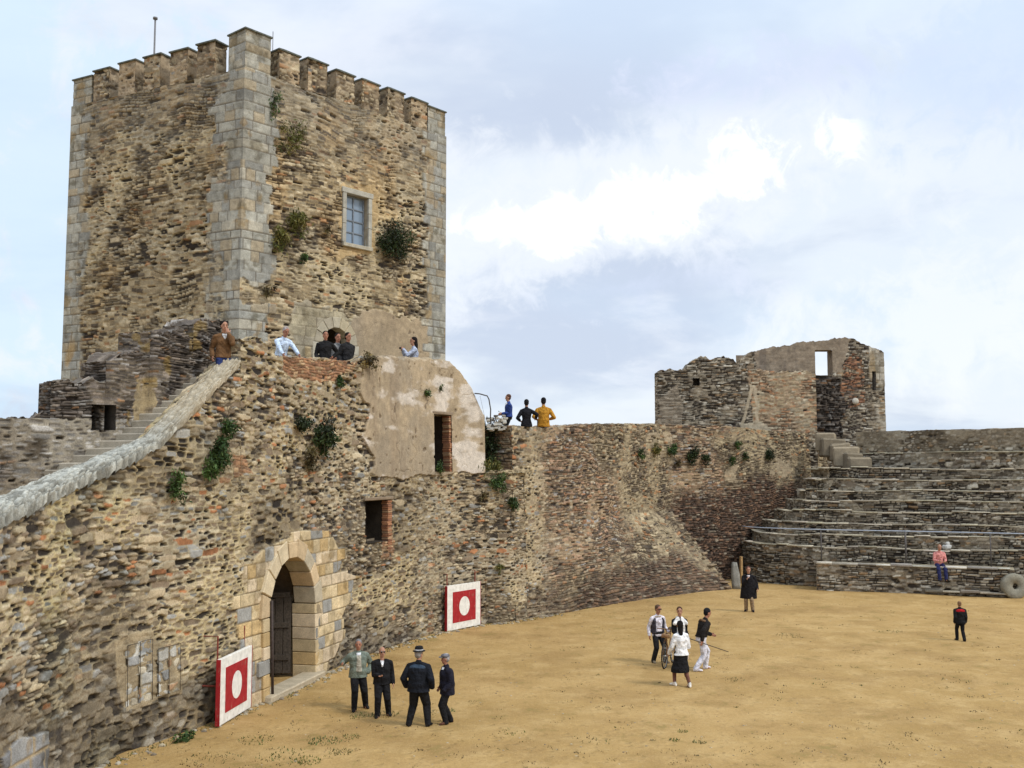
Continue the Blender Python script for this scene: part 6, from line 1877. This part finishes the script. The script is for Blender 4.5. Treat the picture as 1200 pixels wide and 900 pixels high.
BLK = (.014, .014, .016); NAVY = (.012, .013, .022)
def behind(px, py, off, z):
    ss = np.linspace(2, GW.len - .5, 1500)
    P = GW.pos(ss, z + 0 * ss, out=-off); X, Y = proj(P)
    i = np.argmin(np.abs(X - px)); return P[i]
def build_people():
    # --- the four men by the gate
    person('man in grey green jacket over pale pullover, one hand raised, near the gate', feet(419, 831), 16, tall(419, 750, 831), (.17, .20, .165), BLK, hair=(.20, .19, .19), skin=SKIN2,
           pose=dict(fl=(.20, .10), fr=(-.10, -.16), hr=(-.42, -.10, 1.18), er=(-.6, 1, -.8), hl=(.25, -.06, .92), el=(.8, 1, .1), hidel=True, turn=-8, pitchl=.15, pr=(0, -1, 0)), shirt=((.40, .37, .30), .095, .02, .50, 'pullover'), extras=(lambda i: collar_tri(i, (.72, .74, .78)),), girth=1.15, puff=.032, vox=.010)
    person('man in black pullover, white collar and sunglasses, second in the group of four', feet(447, 839), 10, tall(447, 759, 839), BLK, BLK, hair=(.50, .47, .45),
           pose=dict(fl=(.16, .03), fr=(-.10, -.14), hr=(-.08, -.28, 1.06), er=(-.6, 1, -.6), hl=(.29, -.06, .83), collar=False, turn=10, pr=(0, 0, 1), pitchl=.1), shirt=((.78, .78, .80), .055, .30, .51, 'collar'), extras=(shades,), girth=1.14, hairstyle='bald', vox=.010, top_name='pullover')
    person('man with black brimmed hat and dark padded jacket, seen from behind', feet(490, 852), 168, tall(490, 762, 852), (.012, .014, .02), BLK, hair=(.30, .28, .27),
           pose=dict(fl=(.20, .02), fr=(-.20, -.06), hl=(.31, -.06, .88), hr=(-.31, -.06, .88), hidel=True, hider=True, el=(.5, 1, 0), er=(-.5, 1, 0), turn=-25), girth=1.24, hem=.46, puff=.04, extras=(hat(BLK, (.45, .45, .46)), yoke((.035, .055, .085))), vox=.010)
    person('man with grey flat cap and dark zipped coat, side on, right of the four', feet(524, 848), -72, tall(524, 767, 848), (.016, .016, .027), BLK, shoes=(.10, .045, .03), hair=(.38, .36, .36), skin=SKIN2,
           pose=dict(fl=(.08, -.05), fr=(-.09, .10), hl=(.22, -.14, .88), hr=(-.22, -.12, .88), lean=(0, -.06), hider=False, hidel=True), hem=.43, puff=.036, girth=1.12, extras=(cap_((.17, .17, .19)), lambda i: collar_tri(i, (.6, .6, .62))), vox=.010)
    # --- the group with the bicycle
    i5 = person('man in sleeveless dark vest over white shirt holding the bicycle', feet(771, 777), 22, tall(771, 710, 777), (.72, .68, .74), (.02, .02, .022), shoes=(.22, .18, .13), hair=(.10, .06, .04), skin=SKIN2,
           pose=dict(fl=(.18, -.10), fr=(-.12, .04), hl=(.30, -.18, .93), hr=(-.30, -.02, .84), turn=10, head=(.05, -.15)), top_name='shirt', puff=.012, extras=(vest((.055, .05, .062)), shades, fur_collar((.36, .30, .24))), vox=.012)
    i6 = person('woman facing the camera with white scarf over black clothes, behind the bicycle', feet(797, 783), 8, tall(797, 713, 783), BLK, BLK, hair=(.07, .035, .022),
           pose=dict(fl=(.09, -.03), fr=(-.09, .0), hr=(-.16, -.24, .98), hl=(.16, -.22, .98), turn=-12), hairstyle='bun', extras=(scarf((.78, .76, .74)),), woman=True, vox=.012)
    i7 = person('woman in white jacket and long black skirt carrying a pale bag, seen from behind', feet(799, 805), 200, tall(799, 729, 805), (.78, .78, .79), BLK, shoes=(.72, .68, .62), hair=(.012, .010, .010),
           pose=dict(fl=(.13, -.14), fr=(-.14, .16), hl=(.26, -.22, .86), hr=(-.20, -.24, 1.0), el=(.6, 1, -.2), lean=(0, -.06), turn=-20, flare=1.1), hairstyle='long', bottom_kind='skirt', skirt_len=.22, hem=.49, woman=True, vox=.011, leglook=(.16, .075, .055))
    i8 = person('man in black fur collared jacket and white trousers bending over the bicycle with a stick', feet(822, 786), 108, tall(822, 712, 786), (.018, .015, .014), (.66, .66, .74), shoes=(.74, .70, .76), hair=BLK, skin=SKIN2,
           pose=dict(fl=(.14, -.20), fr=(-.10, .22), lean=(.0, -.28), hl=(.20, -.42, .93), hr=(-.36, .16, .88), er=(-.5, 1, .5), el=(.4, .4, -1), hip=.505, head=(0, -.25)), hem=.535, puff=.03, extras=(fur_collar((.17, .10, .055)), belt((.05, .07, .16))), vox=.012)
    person('person in long dark cloak and beige trousers walking near the end of the terraces', feet(878, 717), -18, tall(878, 665, 717), (.014, .013, .015), (.30, .22, .14), hair=(.14, .06, .045),
           pose=dict(fl=(.14, -.02), fr=(-.12, .06), hl=(.34, -.10, .90), hr=(-.06, -.24, 1.27), er=(-.8, .6, -1), cape=True, flare=1.25, turn=15), hem=.30, puff=.03, vox=.013, shoes=BLK, extras=(lambda i: collar_tri(i, (.55, .50, .52)),))
    h10 = tall(1126, 706, 752)
    person('child in black jacket with red shoulders walking away across the sand', feet(1126, 751), 175, h10, (.013, .013, .014), (.012, .012, .014), hair=(.22, .13, .07),
           pose=dict(fl=(.08, -.10), fr=(-.07, .14), hl=(.24, .0, .82), hr=(-.24, -.04, .82), pitchr=.2), hem=.44, puff=.035, vox=.012, extras=(yoke((.42, .015, .02)),))
    # --- seated man on the stone bench
    p = at(1103, 661, 46.05); zb = 1.255
    person('man in pink shirt sitting on the stone bench', (p[0], 46.2, 0.0), -3, 1.74, (.62, .26, .24), (.025, .03, .10), hair=(.42, .30, .26),
           pose=dict(pelvis=(0, 0.10), hip=(zb + .10) / 1.74, fl=(.13, -.36), fr=(-.14, -.34), zl=.62, zr=.60, hl=(.14, -.26, zb + .20), hr=(-.14, -.26, zb + .20), lean=(0, -.16), kl=(.2, -1, .6), kr=(-.2, -1, .6), el=(.5, 1, 0), er=(-.5, 1, 0), head=(0, -.2), curl=.9), top_name='shirt', puff=.014, hem=(zb + .06) / 1.74, vox=.012, girth=1.05, hairstyle='bald', extras=(lambda i: lapstrip(i),))
    # --- people up by the keep
    p = at(262, 400, 24.2)
    person('young man in brown jacket and blue jeans, hand at face, atop the stair', (p[0], 24.2, 7.32), 30, 1.70, (.14, .075, .035), (.025, .04, .13), hair=(.016, .012, .010),
           pose=dict(hl=(.07, -.19, 1.42), el=(.35, -.2, -1), hr=(-.27, -.04, .86), pl=(0, .6, .6), head=(0, -.15)), hairstyle='curly', vox=.010, hem=.49, extras=(lambda i: collar_tri(i, (.6, .6, .6)),))
    z = GW.solve(335, 416)[1]; q = behind(332, 400, .70, 8.6)
    person('grey haired man in pale blue shirt leaning with both hands on the wall top', (q[0], q[1], 7.68), 42, 1.74, (.55, .66, .82), (.10, .10, .12), hair=(.34, .30, .29), skin=SKIN2,
           pose=dict(lean=(0, -.36), pelvis=(0, .16), hip=.52, fl=(.12, .12), fr=(-.12, .20), hl=(.24, -.50, z - 7.68 + .05), hr=(-.24, -.46, z - 7.68 + .05), el=(1, .3, .2), er=(-1, .3, .2), head=(.05, -.35), curl=.2), top_name='shirt', puff=.014, vox=.010)
    for (px, off, hh, lab, colr, zz, fc, pz) in ((381, -.62, 1.66, 'young man in black top with hand on hip, left of three at the keep door', (.015, .015, .016), 389, 20, dict(hl=(.23, -.05, .98), el=(1, .7, .1), hr=(-.26, -.12, .90))),
                                             (395, -1.0, 1.72, 'man in grey top standing between two youths in black at the keep door', (.20, .20, .20), 388, 35, dict(hl=(.2, -.16, 1.0), hr=(-.2, -.16, 1.0))),
                                             (407, -.62, 1.70, 'young man in black jacket, right of three at the keep door', (.022, .022, .024), 387, 50, dict(hl=(.27, -.03, .86), hr=(-.27, -.05, .86)))):
        q = behind(px, 400, -off, 8.9); x = q[0]
        hh = at(px, zz, q[1])[2] - 7.68
        print('H', px, hh, q)
        person(lab, (x * 1.0, q[1], 7.86), fc, min(max(hh - .18, 1.55), 1.86), colr, (.02, .025, .05), hair=(.012, .010, .009), pose=pz, vox=.011, top_name='sweater', skin=SKIN2)
    q = behind(485, 405, 1.4, 9.2); x = q[0]
    hh = at(485, 396, q[1])[2] - 8.22
    i17 = person('dark haired woman in pale blue top taking a photograph above the plastered wall', (x, q[1], 8.22), -72, hh, (.42, .47, .60), BLK, hair=(.014, .011, .010),
           pose=dict(hl=(.05, -.34, 1.36), hr=(-.05, -.34, 1.33), el=(.6, .1, -1), er=(-.6, .1, -1), curl=1.2), hairstyle='long', woman=True, vox=.010, puff=.018)
    # --- on the arena wall
    zt = lambda px, py: AW.solve(px, py)
    s, z = AW.solve(612, 500); q = AW.pos(s, 0., out=-1.2); x = at(596, 490, q[1])[0]
    h18 = at(596, 462, q[1])[2] - 6.62
    person('man in blue jacket and dark trousers standing side on upon the wall walk', (x, q[1] + .4, 6.62), -78, h18, (.035, .065, .24), BLK, hair=(.10, .05, .035),
           pose=dict(hl=(.10, -.26, 1.02), hr=(-.16, -.24, 1.0), turn=0), vox=.012, hem=.52, extras=(lambda i: collar_tri(i, (.7, .72, .76)),))
    for (px, yh, lab, colr, hc, w_) in ((617, 470, 'woman in black sitting on the arena wall, back turned', (.014, .014, .018), BLK, True), (637, 468, 'man in mustard yellow jacket sitting on the arena wall, back turned', (.44, .22, .03), BLK, False)):
        s, z = AW.solve(px, 502); q = AW.pos(s, 0., out=-.30); ztop = AW.solve(px, 500)[1] + .02
        x = at(px, 490, q[1])[0]
        hs = at(px, yh, q[1])[2] - ztop
        sc_ = hs / .875
        Hq = 1.72 * sc_
        person(lab, (x, q[1], ztop - .50), 180 + random.uniform(-6, 6), Hq, colr, (.03, .03, .04) if w_ else (.10, .12, .18), hair=hc,
               pose=dict(hip=(.50 + .09 * sc_) / Hq, fl=(.12, -.50), fr=(-.12, -.50), zl=.12, zr=.12, kl=(0, -1, 1), kr=(0, -1, 1), hl=(.23, -.16, .66) if w_ else (.24, -.1, .66), hr=(-.33, -.04, .74) if w_ else (-.24, -.16, .66), el=(.5, 1, 0), er=(-.5, 1, 0)), woman=w_, hem=(.47) / Hq, vox=.012, hairstyle='short', girth=1.0 if w_ else 1.05)
    # --- things in hands
    def world(i, v): return np.array(i['M'] @ Vector(tuple(v)))
    a = Acc(); w = world(i8, i8['wr'] + np.array([-.01, .02, -.06])); d = np.array([.94, -.15, -.30])
    tube(a, [w - d * .35, w, w + d * .75], [.014, .013, .010], (.10, .075, .05))
    o = a.build('walking_stick', mat_plain('stick_wood', (.10, .075, .05), .7, .3, .2, 18, .1)); tag(o, 'thin dark stick held by the man in white trousers', 'stick')
    w = world(i7, i7['wr'] + np.array([.0, -.03, -.22])); b = Acc()
    box(b, w, (.15, .05, .12), (.66, .56, .48), .3, .03, .012); tube(b, [w + np.array([-.1, 0, .11]), w + np.array([-.05, 0, .2]), w + np.array([.05, 0, .2]), w + np.array([.1, 0, .11])], .008, (.5, .42, .36))
    o = b.build('handbag', mat_plain('bag_leather', (.62, .52, .44), .6, .3, .12, 14, .1)); tag(o, 'pale cream handbag held by the woman in white jacket and skirt', 'bag')
    w = world(i17, (i17['wl'] + i17['wr']) / 2 + np.array([0, -.10, .06])); b = Acc(); box(b, w, (.03, .06, .035), (.03, .03, .03), .3, .006)
    o = b.build('phone', DARKM); tag(o, 'small dark phone held up by the woman above the plastered wall', 'phone')

def collar_tri(i, colr):
    s = i['s']; b = Blob()
    c = i['neck'] - i['up'] * .03 * s - i['bk'] * .075 * s
    b.loft([(c - i['up'] * .15 * s - i['bk'] * .050 * s, np.array([.012, 0, 0]) * s, i['bk'] * .02 * s), (c - i['up'] * .06 * s - i['bk'] * .026 * s, np.array([.045, 0, 0]) * s, i['bk'] * .035 * s), (c + i['up'] * .025 * s, np.array([.062, 0, 0]) * s, i['bk'] * .03 * s)], 12)
    plain(b, 'shirt_collar', cloth(colr), i['root'])
def lapstrip(i):
    pass

def build_bicycle():
    mt = mat_plain('rusty_frame', (.23, .12, .05), .6, .5, .3, 20, .1); mb = mat_plain('tyre_rubber', (.022, .022, .022), .9, .2, .2, 30, .2); mr = mat_plain('rim_steel', (.35, .34, .32), .4, .6, .1, 20, 0, .6); ms = mat_plain('saddle_leather', (.04, .025, .018), .6, .4, .2, 12, .1)
    g0 = gp(779, 784); root = empty('bicycle', (g0[0], g0[1], float(ground_h(g0[0:1], g0[1:2])[0])), math.radians(28)); tag(root, 'old rusty bicycle with its front wheel towards the camera, in the middle of the group', 'bicycle')
    # local: x = forwards (turned so the front comes towards the camera), wheels 0.34 m
    R = .335
    root.rotation_euler = (0, 0, math.radians(-112))
    def T(a, nm, mat, par=None, sm=True):
        o = a.build(nm, mat, None, smooth=sm); o.parent = par or root; return o
    for cx, nm in ((0.0, 'front'), (-1.02, 'rear')):
        a = Acc(); n = 40
        ring = [np.array([cx + R * math.cos(2 * math.pi * q / n), 0, R + R * math.sin(2 * math.pi * q / n)]) for q in range(n + 1)]
        tube(a, ring, .020, (.02, .02, .02), 8); w = T(a, 'wheel', mb)
        a = Acc(); tube(a, [np.array([cx, 0, R]) + (p - np.array([cx, 0, R])) * .925 for p in ring], .010, (.3, .3, .3), 6); T(a, 'rim', mr, w)
        a = Acc()
        for q in range(18):
            t = 2 * math.pi * q / 18; tube(a, [np.array([cx, .02 * (-1) ** q, R]), np.array([cx + .92 * R * math.cos(t), 0, R + .92 * R * math.sin(t)])], .0022, (.3, .3, .3), 4)
        tube(a, [np.array([cx, -.05, R]), np.array([cx, .05, R])], .02, (.3, .3, .3)); T(a, 'spokes', mr, w)
    a = Acc(); J = lambda x, z, y=0.0: np.array([x, y, z])
    head = J(-.16, .80); head2 = J(-.20, .92); bb = J(-.58, .29); seat = J(-.74, .86)
    for (p, q, r) in ((head, bb, .020), (head2, seat, .017), (bb, seat, .018), (bb, J(-1.02, R, .05), .011), (bb, J(-1.02, R, -.05), .011), (J(-.71, .78), J(-1.02, R, .05), .010), (J(-.71, .78), J(-1.02, R, -.05), .010), (head, head2, .022)): tube(a, [p, q], r, (.3, .2, .1))
    T(a, 'frame', mt)
    a = Acc()
    for y in (-.055, .055): tube(a, [J(-.17, .78, y * .6), J(-.06, .5, y), J(0, R, y)], .012, (.3, .2, .1))
    T(a, 'fork', mt)
    a = Acc(); tube(a, [J(-.2, .92), J(-.22, 1.04)], .014, (.3, .3, .3)); tube(a, [J(-.34, 1.02, -.28), J(-.20, 1.05, -.22), J(-.17, 1.05, 0), J(-.20, 1.05, .22), J(-.34, 1.02, .28)], .013, (.3, .3, .3)); T(a, 'handlebar', mt)
    a = Acc(); tube(a, [seat, J(-.77, .96)], .014, (.3, .3, .3)); box(a, (-.79, 0, .985), (.13, .07, .03), (.05, .03, .02), 0, .02); T(a, 'saddle', ms)
    a = Acc(); tube(a, [J(-.58, .29, -.06), J(-.58, .29, .06)], .05, (.2, .2, .2), 14); tube(a, [J(-.58, .29, .07), J(-.50, .14, .07)], .01, (.2, .2, .2)); box(a, (-.50, .12, .14), (.045, .045, .012), (.05, .05, .05), 0, .004)
    tube(a, [J(-.58, .29, -.07), J(-.66, .44, -.07)], .01, (.2, .2, .2)); box(a, (-.66, -.12, .44), (.045, .045, .012), (.05, .05, .05), 0, .004); T(a, 'crank', mr)
    a = Acc()
    for (x, y, z) in ((-.10, 0, .88), (-.12, .06, .86), (-.11, -.06, .87)): box(a, (x, y, z), (.06, .05, .05), (.2, .12, .06), .3, .015, .01)
    T(a, 'basket', mt)

build_people()
build_bicycle()

def bake():
    dg = bpy.context.evaluated_depsgraph_get()
    new = [(o, bpy.data.meshes.new_from_object(o.evaluated_get(dg))) for o in REMESH]
    for o, me in new:
        o.modifiers.clear(); me.name = o.data.name; o.data = me
        me.polygons.foreach_set('use_smooth', np.ones(len(me.polygons), bool))
bake()
